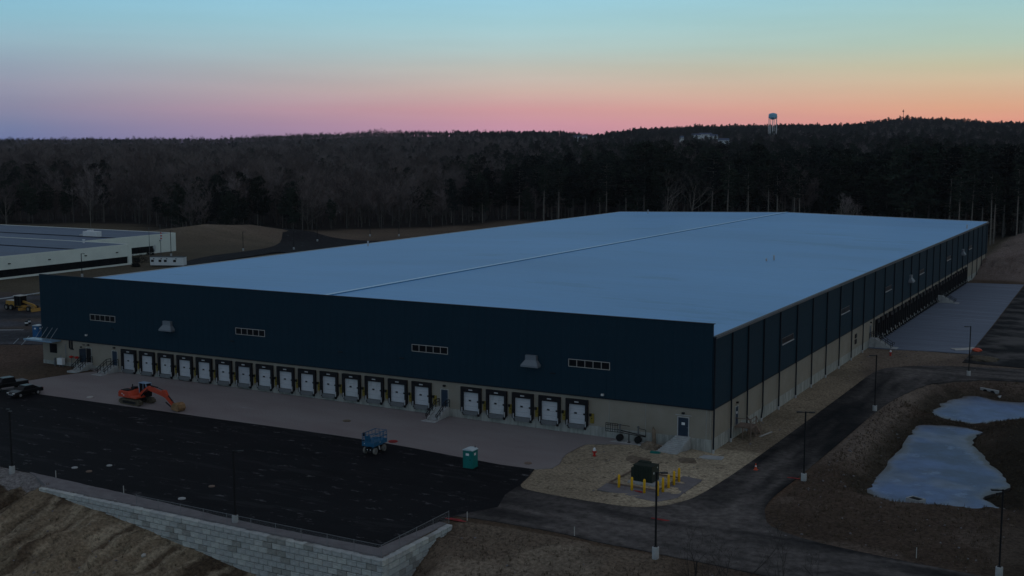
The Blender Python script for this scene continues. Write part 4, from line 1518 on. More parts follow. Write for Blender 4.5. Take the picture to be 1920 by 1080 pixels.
# ------------------------------------------------------------------ flags
for px, py, ptop, lb, flag in ((302, 482, 422, 'tall flagpole with a limp red and white striped flag', True), (281, 485, 428, 'slightly shorter bare flagpole left of the striped flag', False)):
    x, y, z = atg(px, py)
    v = cyclo(x, y)[1]
    h = (py - ptop) * v / FPX
    t = empty('flagpole', (x, y, z), 0, lb, 'flagpole')
    MB().cyl((0, 0, 0), (0, 0, h), 0.11, 0.06, n=6).cyl((0, 0, h), (0, 0, h + 0.2), 0.12, n=6).build('pole', M['grey_steel'], t)
    if flag:
        fl = empty('flag', (x, y, z), 0, 'limp striped flag hanging halfway up the tall pole', 'flag')
        for k in range(6):
            zz = h - 2.2 - k * 0.42
            MB().box(0.08, 0.55 + 0.08 * (k % 2), -0.06 - 0.04 * (k % 2), 0.06 + 0.04 * (k % 3), zz - 0.42, zz).build('stripe', M['red'] if k % 2 == 0 else M['white'], fl)

# ------------------------------------------------------------------ excavator
gx, gy = -76.1, -14.05
gz = hf(gx, gy) + 0.09
ex = empty('excavator', (gx, gy, gz), R(-5), 'orange-red tracked excavator with its arm lowered towards a muddy bucket', 'excavator')
for s in (-1, 1):
    tr = MB()
    pr = [(-1.65, 0.0), (1.65, 0.0), (2.0, 0.18), (2.1, 0.4), (1.95, 0.62), (1.6, 0.74), (-1.6, 0.74), (-1.95, 0.62), (-2.1, 0.4), (-2.0, 0.18)]
    tr.prism(pr, s * 1.1 - 0.27, s * 1.1 + 0.27)
    tk = tr.build('track', M['track'], ex)
    gsr = MB()
    for k in range(16):
        xx = -1.6 + k * 0.213
        gsr.box(xx, xx + 0.12, s * 1.1 - 0.29, s * 1.1 + 0.29, 0.73, 0.79)
    for (a, b) in ((1.75, 0.70), (2.02, 0.55), (-1.75, 0.70), (-2.02, 0.55), (2.1, 0.3), (-2.1, 0.3)):
        gsr.box(a - 0.07, a + 0.07, s * 1.1 - 0.29, s * 1.1 + 0.29, b - 0.06, b + 0.06)
    gsr.build('track_shoe', M['track'], tk)
    MB().box(-1.3, 1.3, s * 1.1 - s * 0.0 - 0.30 if s < 0 else s * 1.1 - 0.2, s * 1.1 + 0.2 if s < 0 else s * 1.1 + 0.30, 0.2, 0.55).build('track_frame', M['dkmetal'], tk)
MB().box(-0.9, 0.9, -0.85, 0.85, 0.35, 0.72).cyl((0, 0, 0.7), (0, 0, 0.92), 0.75, n=16).build('undercarriage', M['dkmetal'], ex)
bd_ = MB()
bd_.prism([(-2.25, 0.92), (0.1, 0.92), (0.1, 1.15), (-0.35, 1.75), (-2.0, 1.80), (-2.25, 1.55)], -1.3, 1.3)
bd_.box(0.1, 1.25, -1.3, 0.35, 0.92, 1.18)
bdo = bd_.build('body', M['orange'], ex, bevel=0.05)
MB().box(-1.9, -0.6, -1.1, 0.0, 1.80, 1.88).box(-1.5, -0.9, 0.25, 0.95, 1.80, 2.05).build('engine_cover', M['dkmetal'], bdo)
MB().cyl((-1.6, 0.6, 1.8), (-1.6, 0.6, 2.35), 0.08, n=6).build('exhaust_pipe', M['dkmetal'], bdo)
MB().box(-1.55, -1.35, -1.315, -1.30, 1.32, 1.46).box(-1.25, -1.0, -1.315, -1.30, 1.18, 1.28).build('decal', M['white'], bdo)
cb = MB()
cb.prism([(0.0, 0.95), (1.55, 0.95), (1.6, 1.7), (1.35, 2.70), (0.0, 2.72)], 0.40, 1.25)
cbo = cb.build('cab', M['glass'], ex, bevel=0.03)
fr = MB()
for yy in (0.37, 1.22):
    fr.bar((0.02, yy + 0.03, 0.95), (0.02, yy + 0.03, 2.72), 0.09).bar((1.58, yy + 0.03, 1.7), (1.33, yy + 0.03, 2.72), 0.08).bar((0.8, yy + 0.03, 0.95), (0.8, yy + 0.03, 2.72), 0.07)
fr.build('cab_frame', M['cab_roof'], cbo)
MB().box(-0.08, 1.45, 0.34, 1.31, 2.72, 2.80).build('cab_roof', M['cab_roof'], cbo)
# boom: banana shaped box beam
def beam(pts, w, name, m, par):
    """pts: list of (x, ztop, zbot)"""
    up = [(p[0], p[1]) for p in pts]
    dn = [(p[0], p[2]) for p in reversed(pts)]
    vs = up + dn
    k = MB()
    n = len(pts)
    for i in range(n - 1):
        a, b = pts[i], pts[i + 1]
        k.hexa([(a[0], -w / 2, a[2]), (b[0], -w / 2, b[2]), (b[0], w / 2, b[2]), (a[0], w / 2, a[2]), (a[0], -w / 2, a[1]), (b[0], -w / 2, b[1]), (b[0], w / 2, b[1]), (a[0], w / 2, a[1])])
    return k.build(name, m, par)


bo = beam([(0.5, 1.35, 1.0), (1.5, 2.05, 1.65), (2.4, 2.62, 2.12), (3.0, 2.62, 2.0), (4.0, 2.35, 1.85), (5.2, 2.0, 1.62), (5.75, 1.75, 1.45)], 0.42, 'boom', M['orange'], ex)
for s in (-1, 1):
    MB().cyl((1.0, s * 0.3, 0.95), (1.9, s * 0.3, 1.85), 0.09, n=7).cyl((1.9, s * 0.3, 1.85), (2.5, s * 0.3, 2.3), 0.05, n=6).build('boom_cylinder', M['dkmetal'], bo)
MB().cyl((2.9, 0, 2.72), (4.2, 0, 2.62), 0.09, n=7).cyl((4.2, 0, 2.62), (5.3, 0, 2.38), 0.05, n=6).build('arm_cylinder', M['dkmetal'], bo)
ar = MB()
ar.hexa([(5.1, -0.19, 2.42), (5.45, -0.19, 1.55), (5.45, 0.19, 1.55), (5.1, 0.19, 2.42), (5.75, -0.19, 2.42), (6.2, -0.19, 1.65), (6.2, 0.19, 1.65), (5.75, 0.19, 2.42)])
ar.hexa([(5.5, -0.18, 1.65), (7.15, -0.14, 0.32), (7.15, 0.14, 0.32), (5.5, 0.18, 1.65), (6.15, -0.18, 1.75), (7.5, -0.14, 0.52), (7.5, 0.14, 0.52), (6.15, 0.18, 1.75)])
aro = ar.build('arm', M['orange'], ex)
MB().cyl((6.2, 0, 1.75), (7.0, 0, 1.15), 0.08, n=7).cyl((7.0, 0, 1.15), (7.5, 0, 0.75), 0.045, n=6).bar((6.0, -0.25, 0.9), (7.4, -0.25, 0.15), 0.12).bar((6.0, 0.25, 0.9), (7.4, 0.25, 0.15), 0.12).build('bucket_link', M['dkmetal'], aro)
bk = MB()
prof = [(7.35, 0.55), (7.7, 1.0), (8.3, 1.08), (8.72, 0.85), (8.85, 0.4), (8.6, 0.02)]
for i in range(len(prof) - 1):
    a, b = prof[i], prof[i + 1]
    bk.hexa([(a[0], -0.6, a[1] - 0.06), (b[0], -0.6, b[1] - 0.06), (b[0], 0.6, b[1] - 0.06), (a[0], 0.6, a[1] - 0.06), (a[0], -0.6, a[1]), (b[0], -0.6, b[1]), (b[0], 0.6, b[1]), (a[0], 0.6, a[1])])
for s in (-0.6, 0.56):
    bk.prism([(7.35, 0.5), (7.7, 0.94), (8.3, 1.02), (8.68, 0.8), (8.8, 0.38), (8.55, 0.0), (7.4, 0.12)], s, s + 0.04)
bko = bk.build('bucket', M['bucket'], aro)
tt_ = MB()
for k in range(5):
    yy = -0.52 + k * 0.25
    tt_.hexa([(8.45, yy, 0.0), (8.65, yy, 0.0), (8.65, yy + 0.1, 0.0), (8.45, yy + 0.1, 0.0), (8.5, yy, 0.14), (8.7, yy, 0.14), (8.7, yy + 0.1, 0.14), (8.5, yy + 0.1, 0.14)])
tt_.build('tooth', M['dkmetal'], bko)

# ------------------------------------------------------------------ scissor lift
sx, sy = -33.75, -19.15
sl = empty('scissor_lift', (sx, sy, hf(sx, sy) + 0.10), R(3), 'blue rough-terrain scissor lift folded down on the black asphalt edge', 'scissor lift')
sl.scale = (0.84, 0.82, 0.95)


def wheel(par, x, y, z, r, w, mt, mh, axis='x', name='wheel'):
    a = (x - w / 2, y, z), (x + w / 2, y, z)
    if axis == 'y':
        a = (x, y - w / 2, z), (x, y + w / 2, z)
    o_ = MB().cyl(a[0], a[1], r, n=16).build(name, mt, par)
    e = 0.012
    c, d = Vector(a[0]), Vector(a[1])
    u = (d - c).normalized() * e
    MB().cyl(c - u, c, r * 0.55, n=12).cyl(d, d + u, r * 0.55, n=12).build('rim', mh, o_)
    return o_


for x in (-0.78, 0.78):
    for y in (-1.15, 1.15):
        wheel(sl, x, y, 0.40, 0.40, 0.30, M['tyre_dusty'], M['grey_steel'])
MB().box(-0.6, 0.6, -1.5, 1.5, 0.45, 0.75).box(-0.8, 0.8, -1.2, -1.05, 0.33, 0.47).box(-0.8, 0.8, 1.05, 1.2, 0.33, 0.47).build('chassis', M['dkmetal'], sl)
MB().box(-0.28, -0.2, -1.56, -1.5, 0.5, 0.62).box(0.2, 0.28, -1.56, -1.5, 0.5, 0.62).build('reflector', M['white'], sl)
MB().bar((0.72, 0.15, 0.35), (0.72, -0.05, 0.85), 0.10).build('hose', M['white'], sl)
sc_ = MB()
for s in (-0.45, 0.45):
    for z in (0.80, 0.92, 1.04):
        sc_.bar((s, -1.3, z), (s, 1.3, z + 0.1), 0.07, 0.09).bar((s, -1.3, z + 0.1), (s, 1.3, z), 0.07, 0.09)
sc_.build('scissor_arms', M['blue'], sl)
pf_ = MB().box(-0.95, 0.95, -1.75, 1.75, 1.02, 1.50).build('platform', M['blue'], sl)
MB().box(-0.6, -0.5, -1.765, -1.75, 1.28, 1.38).box(0.95, 0.965, -0.2, -0.05, 1.28, 1.38).build('decal', M['white'], pf_)
rl = MB()
for x in (-0.92, 0.92):
    for y in (-1.72, -0.85, 0.0, 0.85, 1.72):
        rl.bar((x, y, 1.45), (x, y, 2.50), 0.05)
    for z in (1.95, 2.50):
        rl.bar((x, -1.72, z), (x, 1.72, z), 0.075)
for y in (-1.72, 1.72):
    for x in (-0.3, 0.3):
        rl.bar((x, y, 1.45), (x, y, 2.50), 0.05)
    for z in (1.75, 1.95, 2.2, 2.50):
        rl.bar((-0.92, y, z), (0.92, y, z), 0.045)
rl.build('guard_rail', M['blue'], pf_)
MB().box(-0.6, 0.3, -1.55, -1.5, 1.55, 2.25).build('control_panel', M['blue'], pf_)
MB().box(-0.9, -0.65, -1.6, -1.4, 2.2, 2.6).build('control_box', M['dkmetal'], pf_)


# ------------------------------------------------------------------ portable toilets
def toilet(x, y, z, rot, m, mr, label):
    t = empty('portable_toilet', (x, y, z), rot, label, 'portable toilet')
    b_ = MB().box(-0.58, 0.58, -0.58, 0.58, 0.06, 2.05).build('cabin', m, t, bevel=0.03)
    MB().box(-0.61, 0.61, -0.61, 0.61, 0.0, 0.10).build('skid', M['dkmetal'], t)
    for a, c in ((-0.6, -0.6), (0.53, -0.6), (-0.6, 0.53), (0.53, 0.53)):
        MB().box(a, a + 0.07, c, c + 0.07, 0.06, 2.06).build('corner_post', m, t)
    d = MB().box(-0.40, 0.40, -0.605, -0.58, 0.15, 1.95).build('door', m, t)
    MB().box(0.26, 0.34, -0.63, -0.605, 1.0, 1.12).build('handle', M['dkmetal'], d)
    MB().box(-0.24, 0.16, -0.612, -0.605, 1.5, 1.76).build('notice', M['white'], d)
    MB().box(0.58, 0.60, -0.2, 0.2, 1.5, 1.76).build('side_notice', M['white'], t)
    n_ = MB()
    n_.prism([(-0.66, 2.06), (0.66, 2.06), (0.66, 2.12), (0.3, 2.25), (-0.3, 2.25), (-0.66, 2.12)], -0.66, 0.66)
    n_.build('roof', mr, t, bevel=0.02)
    MB().cyl((0.35, 0.45, 2.1), (0.35, 0.45, 2.42), 0.05, n=6).build('vent_pipe', M['dkmetal'], t)
    return t


x, y, z = atg(882, 879)
toilet(x, y, hf(x, y) + 0.10, R(2), M['teal'], M['teal_roof'], 'teal portable toilet with a pale roof on the black asphalt')
x, y, z = atg(71, 632)
toilet(x, y, z, R(10), M['bluetoilet'], M['teal_roof'], 'blue portable toilet behind the far left corner of the warehouse')

# ------------------------------------------------------------------ transformer pad, bollards
tx, ty = -1.9, -14.9
tg = hf(tx, ty) + 0.02
t = empty('transformer', (tx, ty, tg), R(-3), 'dark green pad-mounted transformer among yellow bollards', 'transformer')
t.scale = (0.86, 0.86, 0.88)
MB().box(-1.25, 1.25, -1.2, 0.9, 0.22, 2.15).build('cabinet', M['dkgreen'], t, bevel=0.03)
MB().box(-1.9, -1.25, -0.5, 0.6, 0.22, 1.6).build('radiator', M['dkgreen'], t)
MB().prism([(-1.3, 2.15), (1.3, 2.15), (1.3, 2.22), (-1.3, 2.22)], -1.25, 0.2).prism([(-1.3, 2.15), (0.2, 2.15), (0.2, 2.3), (-1.3, 2.3)], 0.2, 0.95).build('lid', M['dkgreen'], t)
fin = MB()
for k in range(7):
    fin.box(-1.1 + k * 0.33, -1.06 + k * 0.33, -1.27, -1.2, 0.35, 2.0)
fin.build('door_rib', M['dkgreen'], t)
MB().box(1.25, 1.265, -0.75, -0.55, 1.2, 1.45).box(1.25, 1.265, -0.1, 0.02, 0.5, 0.6).box(1.25, 1.265, 0.3, 0.45, 1.75, 1.9).build('label_plate', M['white'], t)
pd2 = MB().box(-1.75, 1.75, -1.75, 1.75, -0.3, 0.22)
pd2.build('pad', M['concrete'], t)
fw_ = MB()
for a, b_ in (((-3.0, -2.9), (2.6, -2.9)), ((2.6, -2.9), (2.6, 2.7)), ((2.6, 2.7), (-3.0, 2.7)), ((-3.0, 2.7), (-3.0, -2.9))):
    fw_.bar((*a, 0.14), (*b_, 0.14), 0.12, 0.14)
fo = fw_.build('frame', M['wood'], None)
fo.location = (tx, ty, tg)
fo.rotation_euler = (0, 0, R(-3))
fo.name = 'formwork'
tag(fo, 'square timber edging laid flat round the transformer pad', 'formwork')
pp = sheet('concrete_apron', [(-5.2, -20.2), (1.6, -20.9), (2.9, -18.5), (2.9, -11.0), (0.6, -10.6), (0.4, -17.4), (-5.3, -17.6)], 0.05, M['strip'], 'dusty pale strip of ground under the yellow bollards', hfun=HF, step=1.2, skirt=0.1)
bmesh_b = MB().lathe([(0.135, -0.3), (0.135, 1.26), (0.11, 1.38), (0.05, 1.44)], n=12).mesh('bollard', M['yellow'], True)
BP = [(1160.5, 914, 'leftmost yellow bollard of the row before the transformer'), (1184.6, 919, 'second yellow bollard from the left, before the transformer'), (1208, 923, 'third yellow bollard from the left, before the transformer'),
      (1233, 927, 'nearest yellow bollard, right beside the tall light pole'), (1243, 920, 'yellow bollard just right of the light pole base line'), (1253.5, 914, 'middle yellow bollard of the right hand row'),
      (1263.6, 907, 'last but one yellow bollard towards the warehouse'), (1273, 901, 'yellow bollard closest to the warehouse corner')]
for px, py, lb in BP:
    x, y = at(px, py, 0.33)
    o = inst('bollard', bmesh_b, None, (x, y, 0.28))
    tag(o, lb, 'bollard', 'yellow bollards round the transformer')

# hydrants and cone
def hydrant(px, py, label):
    x, y, z = atg(px, py)
    t = empty('fire_hydrant', (x, y, z), 0, label, 'hydrant')
    MB().lathe([(0.2, 0), (0.2, 0.08), (0.13, 0.1), (0.13, 0.75)], n=10).build('barrel', M['red'], t)
    MB().lathe([(0.18, 0.62), (0.18, 0.7), (0.15, 0.86), (0.06, 0.98)], n=10).build('bonnet', M['white'], t)
    MB().cyl((-0.26, 0, 0.5), (0.26, 0, 0.5), 0.08, n=8).cyl((0, -0.26, 0.5), (0, 0, 0.5), 0.09, n=8).build('nozzle', M['red'], t)


hydrant(1114.5, 855, 'red fire hydrant with a white top on the sandy island')
hydrant(1669.5, 667, 'small fire hydrant on bare ground below the side dock stairs')
x, y, z = atg(1417, 882)
t = empty('traffic_cone', (x, y, hf(x, y) + 0.07), 0, 'orange traffic cone standing alone on the dark drive', 'traffic cone')
MB().lathe([(0.17, 0.03), (0.04, 0.72)], n=12).build('body', M['cone'], t)
MB().box(-0.22, 0.22, -0.22, 0.22, 0.0, 0.04).build('base', M['cone'], t)
MB().lathe([(0.112, 0.36), (0.085, 0.5)], n=12).build('band', M['white'], t)

# ------------------------------------------------------------------ cars
def car(x, y, rot, label, pickup=False):
    z = hf(x, y) + 0.11
    t = empty('parked_car' if not pickup else 'pickup_truck', (x, y, z), rot, label, 'car' if not pickup else 'pickup')
    w = 0.92
    if pickup:
        body = [(-2.75, 0.55), (-2.7, 1.0), (-1.55, 1.12), (2.7, 1.12), (2.75, 0.5)]
        cab = [(-1.55, 1.1), (-0.9, 1.78), (0.75, 1.80), (0.95, 1.1)]
        axles = (-1.75, 1.7)
        r_ = 0.40
    else:
        body = [(-2.3, 0.35), (-2.32, 0.62), (-2.05, 0.80), (-1.1, 0.93), (2.1, 0.98), (2.3, 0.85), (2.32, 0.4)]
        cab = [(-1.15, 0.9), (-0.35, 1.40), (0.85, 1.43), (1.75, 0.96)]
        axles = (-1.4, 1.4)
        r_ = 0.34
    b_ = MB()
    b_.prism([(a, c) for a, c in body], -w, w)
    bo_ = b_.build('body', M['car_black'], t, bevel=0.07)
    c_ = MB()
    n = len(cab)
    lo = [(cab[0][0], -w + 0.06, cab[0][1]), (cab[3][0], -w + 0.06, cab[3][1]), (cab[3][0], w - 0.06, cab[3][1]), (cab[0][0], w - 0.06, cab[0][1])]
    hi = [(cab[1][0], -w + 0.25, cab[1][1]), (cab[2][0], -w + 0.25, cab[2][1]), (cab[2][0], w - 0.25, cab[2][1]), (cab[1][0], w - 0.25, cab[1][1])]
    c_.hexa(lo + hi)
    co_ = c_.build('cabin', M['car_glass'], t, bevel=0.05)
    MB().box(cab[1][0] - 0.03, cab[2][0] + 0.03, -w + 0.24, w - 0.24, cab[1][1] - 0.01, cab[2][1] + 0.035).build('roof', M['car_black'], t, bevel=0.02)
    if pickup:
        MB().box(1.05, 2.68, -w + 0.1, w - 0.1, 1.12, 1.16).build('bed_cover', M['grey_steel'], t)
    for a in axles:
        for s in (-1, 1):
            wheel(t, a, s * (w - 0.10), r_, r_, 0.22, M['tyre'], M['chrome'], axis='y')
    for s in (-1, 1):
        MB().box(body[0][0] - 0.06, body[0][0] + 0.12, s * 0.62 - 0.18, s * 0.62 + 0.18, body[1][1] - 0.02, body[1][1] + 0.12).build('headlight', M['lamp_lens'], t, bevel=0.02)
        MB().box(body[-1][0] - 0.10, body[-1][0] + 0.04, s * 0.68 - 0.15, s * 0.68 + 0.15, 0.68, 0.84).build('tail_light', M['red'], t)
        MB().box(cab[0][0] + 0.1, cab[0][0] + 0.25, s * (w + 0.08) - 0.08, s * (w + 0.08) + 0.08, 0.9, 1.04).build('mirror', M['car_black'], t)
    MB().box(body[0][0] - 0.05, body[0][0] + 0.02, -0.5, 0.5, 0.42, 0.55).build('grille', M['chrome'], t)
    return t


car(-93.4, -17.9, R(86), 'black sedan parked nose towards the camera at the asphalt edge')
car(-98.6, -16.6, R(78), 'black pickup truck parked behind the black sedan', True)

# ------------------------------------------------------------------ grader, barrels in the left lot
x, y, z = atg(44, 583)
z = hh(x, y) + 0.1
gr = empty('road_grader', (x, y, z), R(-1), 'yellow road grader parked on the dark lot left of the warehouse', 'grader')
for a in (-3.9, -2.5):
    for s in (-1, 1):
        wheel(gr, a, s * 1.0, 0.6, 0.62, 0.4, M['tyre'], M['tyre_dusty'], 'y')
for s in (-1, 1):
    wheel(gr, 2.9, s * 1.0, 0.6, 0.62, 0.4, M['tyre'], M['tyre_dusty'], 'y')
MB().box(-4.4, -1.7, -0.85, 0.85, 0.95, 1.95).build('engine_housing', M['grader'], gr, bevel=0.05)
MB().box(-4.3, -1.8, -0.75, 0.75, 1.95, 2.02).build('engine_lid', M['winframe'], gr)
cbg = MB().hexa([(-1.6, -0.75, 1.0), (0.0, -0.75, 1.0), (0.0, 0.75, 1.0), (-1.6, 0.75, 1.0), (-1.7, -0.8, 3.05), (0.1, -0.8, 3.05), (0.1, 0.8, 3.05), (-1.7, 0.8, 3.05)]).build('cab', M['glass'], gr)
fr = MB()
for a in (-1.68, -0.8, 0.08):
    for s in (-0.79, 0.79):
        fr.bar((a, s, 1.0), (a, s, 3.05), 0.1)
fr.build('cab_frame', M['dkgreen'], cbg)
MB().box(-1.9, 0.25, -0.95, 0.95, 3.05, 3.17).build('cab_roof', M['winframe'], cbg)
MB().bar((0.0, 0, 1.9), (3.2, 0, 1.35), 0.35, 0.4).bar((3.2, 0, 1.35), (3.9, 0, 0.9), 0.35, 0.4).box(-1.7, 0.2, -0.5, 0.5, 0.8, 1.15).build('front_frame', M['grader'], gr)
MB().box(2.6, 3.2, -1.0, 1.0, 0.45, 0.75).build('front_axle', M['grader'], gr)
MB().hexa([(0.4, -1.6, 0.15), (0.5, -1.6, 0.15), (1.8, 1.6, 0.15), (1.7, 1.6, 0.15), (0.3, -1.6, 0.75), (0.4, -1.6, 0.75), (1.7, 1.6, 0.75), (1.6, 1.6, 0.75)]).build('blade', M['grader'], gr)
MB().bar((0.3, -0.4, 1.0), (2.8, 0, 1.0), 0.14).bar((0.3, 0.4, 1.0), (2.8, 0, 1.0), 0.14).cyl((1.0, 0, 0.75), (1.0, 0, 0.9), 0.7, n=14).build('drawbar', M['grader'], gr)
MB().hexa([(4.0, -1.35, 0.1), (4.3, -1.35, 0.1), (4.3, 1.35, 0.1), (4.0, 1.35, 0.1), (3.9, -1.35, 0.75), (4.0, -1.35, 0.75), (4.0, 1.35, 0.75), (3.9, 1.35, 0.75)]).bar((3.5, 0, 0.7), (4.0, 0, 0.5), 0.3).build('front_blade', M['grader'], gr)
MB().cyl((-2.6, 0.3, 2.0), (-2.6, 0.3, 2.9), 0.07, n=6).build('exhaust_pipe', M['dkmetal'], gr)
for px, py, lb in ((50, 612, 'striped warning barrel with a white band on the dark lot'), (55, 609, 'second warning barrel just behind the first on the dark lot')):
    x, y, z = atg(px, py)
    t = empty('warning_barrel', (x, y, hh(x, y) + 0.1), 0, lb, 'barrel', 'warning barrels on the left lot')
    MB().lathe([(0.33, 0.0), (0.33, 0.3), (0.30, 0.32), (0.30, 0.98)], n=12).build('drum', M['dkmetal'], t)
    MB().lathe([(0.315, 0.45), (0.315, 0.75)], n=12).build('band', M['white'], t)
# painted parking line and curb at the lot
o = MB().box(-6, 6, -0.12, 0.12, -0.02, 0.02).build('painted_line', M['white'])
x, y, z = atg(-5, 620)
o.location = (x, y, hh(x, y) + 0.125)
o.rotation_euler = (0, 0, R(30))
tag(o, 'white painted line on the dark lot at the left edge', kind='structure')
for k, (px, py) in enumerate(((45, 643), (50, 636), (30, 641))):
    x, y, z = atg(px, py)
    o = MB().box(-3, 3, -0.07, 0.07, -0.02, 0.015).build('painted_line', M['galv'])
    o.location = (x, y, hh(x, y) + 0.125)
    o.rotation_euler = (0, 0, R(-48))
    tag(o, 'faint painted parking line behind the warehouse corner', kind='structure')
cr = MB()
pts = [atg(px, py)[:2] for px, py in ((-60, 567), (-20, 564), (10, 560), (40, 555.5), (74, 550), (110, 545))]
for a, b_ in zip(pts[:-1], pts[1:]):
    za = hh(*a)
    cr.bar((*a, za + 0.05), (*b_, hh(*b_) + 0.05), 0.5, 0.25)
o = cr.build('kerb', M['coping'])
tag(o, 'long pale kerb between the dark lot and the dull lawn', kind='structure')

# ------------------------------------------------------------------ near clutter
def lid(px, py, r, m, label, name='manhole_cover', cat='manhole cover', grp=None, z_add=0.10):
    x, y = at(px, py, 0.4)
    z = hf(x, y)
    x, y = at(px, py, z + 0.1)
    o_ = MB().lathe([(r, -0.05), (r, 0.05), (r - 0.05, 0.075), (r * 0.7, 0.075)], n=18).build(name, m)
    o_.location = (x, y, hf(x, y) + z_add)
    tag(o_, label, cat, grp)
    return o_


lid(140, 877, 0.33, M['concrete'], 'leftmost pale manhole cover of three on the black asphalt')
lid(167, 884, 0.33, M['wood'], 'reddish manhole cover, nearest of the three at the left')
lid(205, 873, 0.30, M['concrete'], 'small manhole cover, rightmost of the three at the left')
lid(397, 912, 0.33, M['wood'], 'dull manhole cover left of the pole at mid wall')
lid(341, 935, 0.38, M['concrete'], 'bright manhole cover close to the gravel strip')
lid(169, 744, 0.45, M['winframe'], 'pale round cover on the gravel left of the excavator', z_add=0.13)
lid(737, 828, 0.55, M['red_mark'], 'rust red round cover on the gravel right of the blue lift', z_add=0.13)
lid(650, 789, 0.5, M['sand'] if 'sand' in M else sand_rock, 'muddy cover on the gravel before the tenth dock', z_add=0.13)
lid(990, 869, 0.42, M['wood'], 'muddy cover on the gravel left of the sandy island', z_add=0.13)
# red utility paint on the ground
def patch(cx, cy, rx, ry, m, label, seed, off=0.10, rot=0.0, hfun=None):
    c, s = math.cos(rot), math.sin(rot)
    P_ = []
    for k in range(14):
        a = 2 * math.pi * k / 14
        r_ = 0.7 + 0.5 * random.Random(seed * 31 + k).random()
        X, Y = math.cos(a) * rx * r_, math.sin(a) * ry * r_
        P_.append((cx + X * c - Y * s, cy + X * s + Y * c))
    return sheet('paint_mark', P_, off, m, label, step=0.5, skirt=0.0, hfun=hfun or HF)


for (px, py, rx, ry, lb, of) in ((855, 974, 1.1, 0.35, 'red paint on the asphalt at the end of the fence', 0.09), (1238, 970, 0.9, 0.25, 'faint red paint on the drive by the tall pole', 0.09), (1488, 893, 0.9, 0.25, 'pink paint at the drive edge by the pole', 0.09),
                                 (1198, 920, 0.6, 0.3, 'pink paint on the concrete between two bollards', 0.075)):
    x, y = at(px, py, 0.4)
    patch(x, y, rx, ry, M['red_mark'], lb, int(px), of)
# planks and a red object at the corner of the side apron
for k, (px, py, a) in enumerate(((1800, 655, 35), (1806, 657, 38), (1815, 655, 60))):
    x, y, z = atg(px, py)
    o = MB().box(-1.6, 1.6, -0.35, 0.35, 0.05, 0.14).build('concrete_plank', M['winframe'])
    o.location = (x, y, z + 0.05)
    o.rotation_euler = (R(5 * k), 0, R(a))
    tag(o, ('leftmost pale slab leaning at the apron corner', 'middle pale slab at the apron corner', 'pale slab touching the light pole at the apron corner')[k], 'slab')
x, y, z = atg(1832, 659)
o = inst('tarpaulin', rock(0.9, 51, 0.35), None, (x, y, z + 0.25))
o.data.materials.append(M['cone'])
tag(o, 'crumpled orange-red tarpaulin right of the light pole at the apron corner', 'tarpaulin')
x, y, z = atg(1845, 675)
o = inst('dirt_pile', rock(2.4, 53, 0.25, 3), None, (x, y, z + 0.1))
o.data.materials.append(M['track'])
tag(o, 'low pile of grey rubble below the orange-red tarpaulin', 'pile')

# culvert headwall and catch basin at the ponds
x, y = 22.9, 56.9
t = empty('culvert_headwall', (x, y, ZP), R(-28), 'concrete headwall with two round pipe mouths at the small frozen pond', 'headwall')
MB().prism([(-1.5, -0.2), (1.5, -0.2), (1.5, 1.0), (-1.5, 1.0)], -0.0, 0.3).build('wall', M['concrete'], t)
for s in (-1, 1):
    MB().hexa([(s * 1.5, 0, -0.2), (s * 1.68, 0, -0.2), (s * 2.7, -1.5, -0.2), (s * 2.5, -1.5, -0.2), (s * 1.5, 0, 1.0), (s * 1.68, 0, 1.0), (s * 2.7, -1.5, 0.25), (s * 2.5, -1.5, 0.25)]).build('wing', M['concrete'], t)
    MB().cyl((s * 0.62, -0.06, 0.45), (s * 0.62, 0.02, 0.45), 0.42, n=16).build('pipe_mouth', M['black'], t)
    MB().lathe([(0.42, 0), (0.5, 0), (0.5, 0.05), (0.42, 0.05)], n=16).build('pipe_rim', M['wblock3'], t)
    o = list(t.children)[-1]
    o.rotation_euler = (math.pi / 2, 0, 0)
    o.location = (s * 0.62, -0.01, 0.45)
x, y = at(1717, 938, ZP + 0.2)
t = empty('catch_basin', (x, y, ZP), R(-25), 'concrete catch basin with a metal grate in the near edge of the ice', 'drain')
bxx = MB()
for a in ((-0.8, 0.8, -0.6, -0.48), (-0.8, 0.8, 0.48, 0.6), (-0.8, -0.68, -0.48, 0.48), (0.68, 0.8, -0.48, 0.48)):
    bxx.box(*a, -0.4, 0.42)
bxx.build('box', M['concrete'], t)
gg = MB()
for k in range(9):
    gg.box(-0.66 + k * 0.155, -0.60 + k * 0.155, -0.48, 0.48, 0.30, 0.36)
gg.build('grate', M['dkmetal'], t)
MB().box(-0.68, 0.68, -0.48, 0.48, -0.2, 0.12).build('sump', M['black'], t)

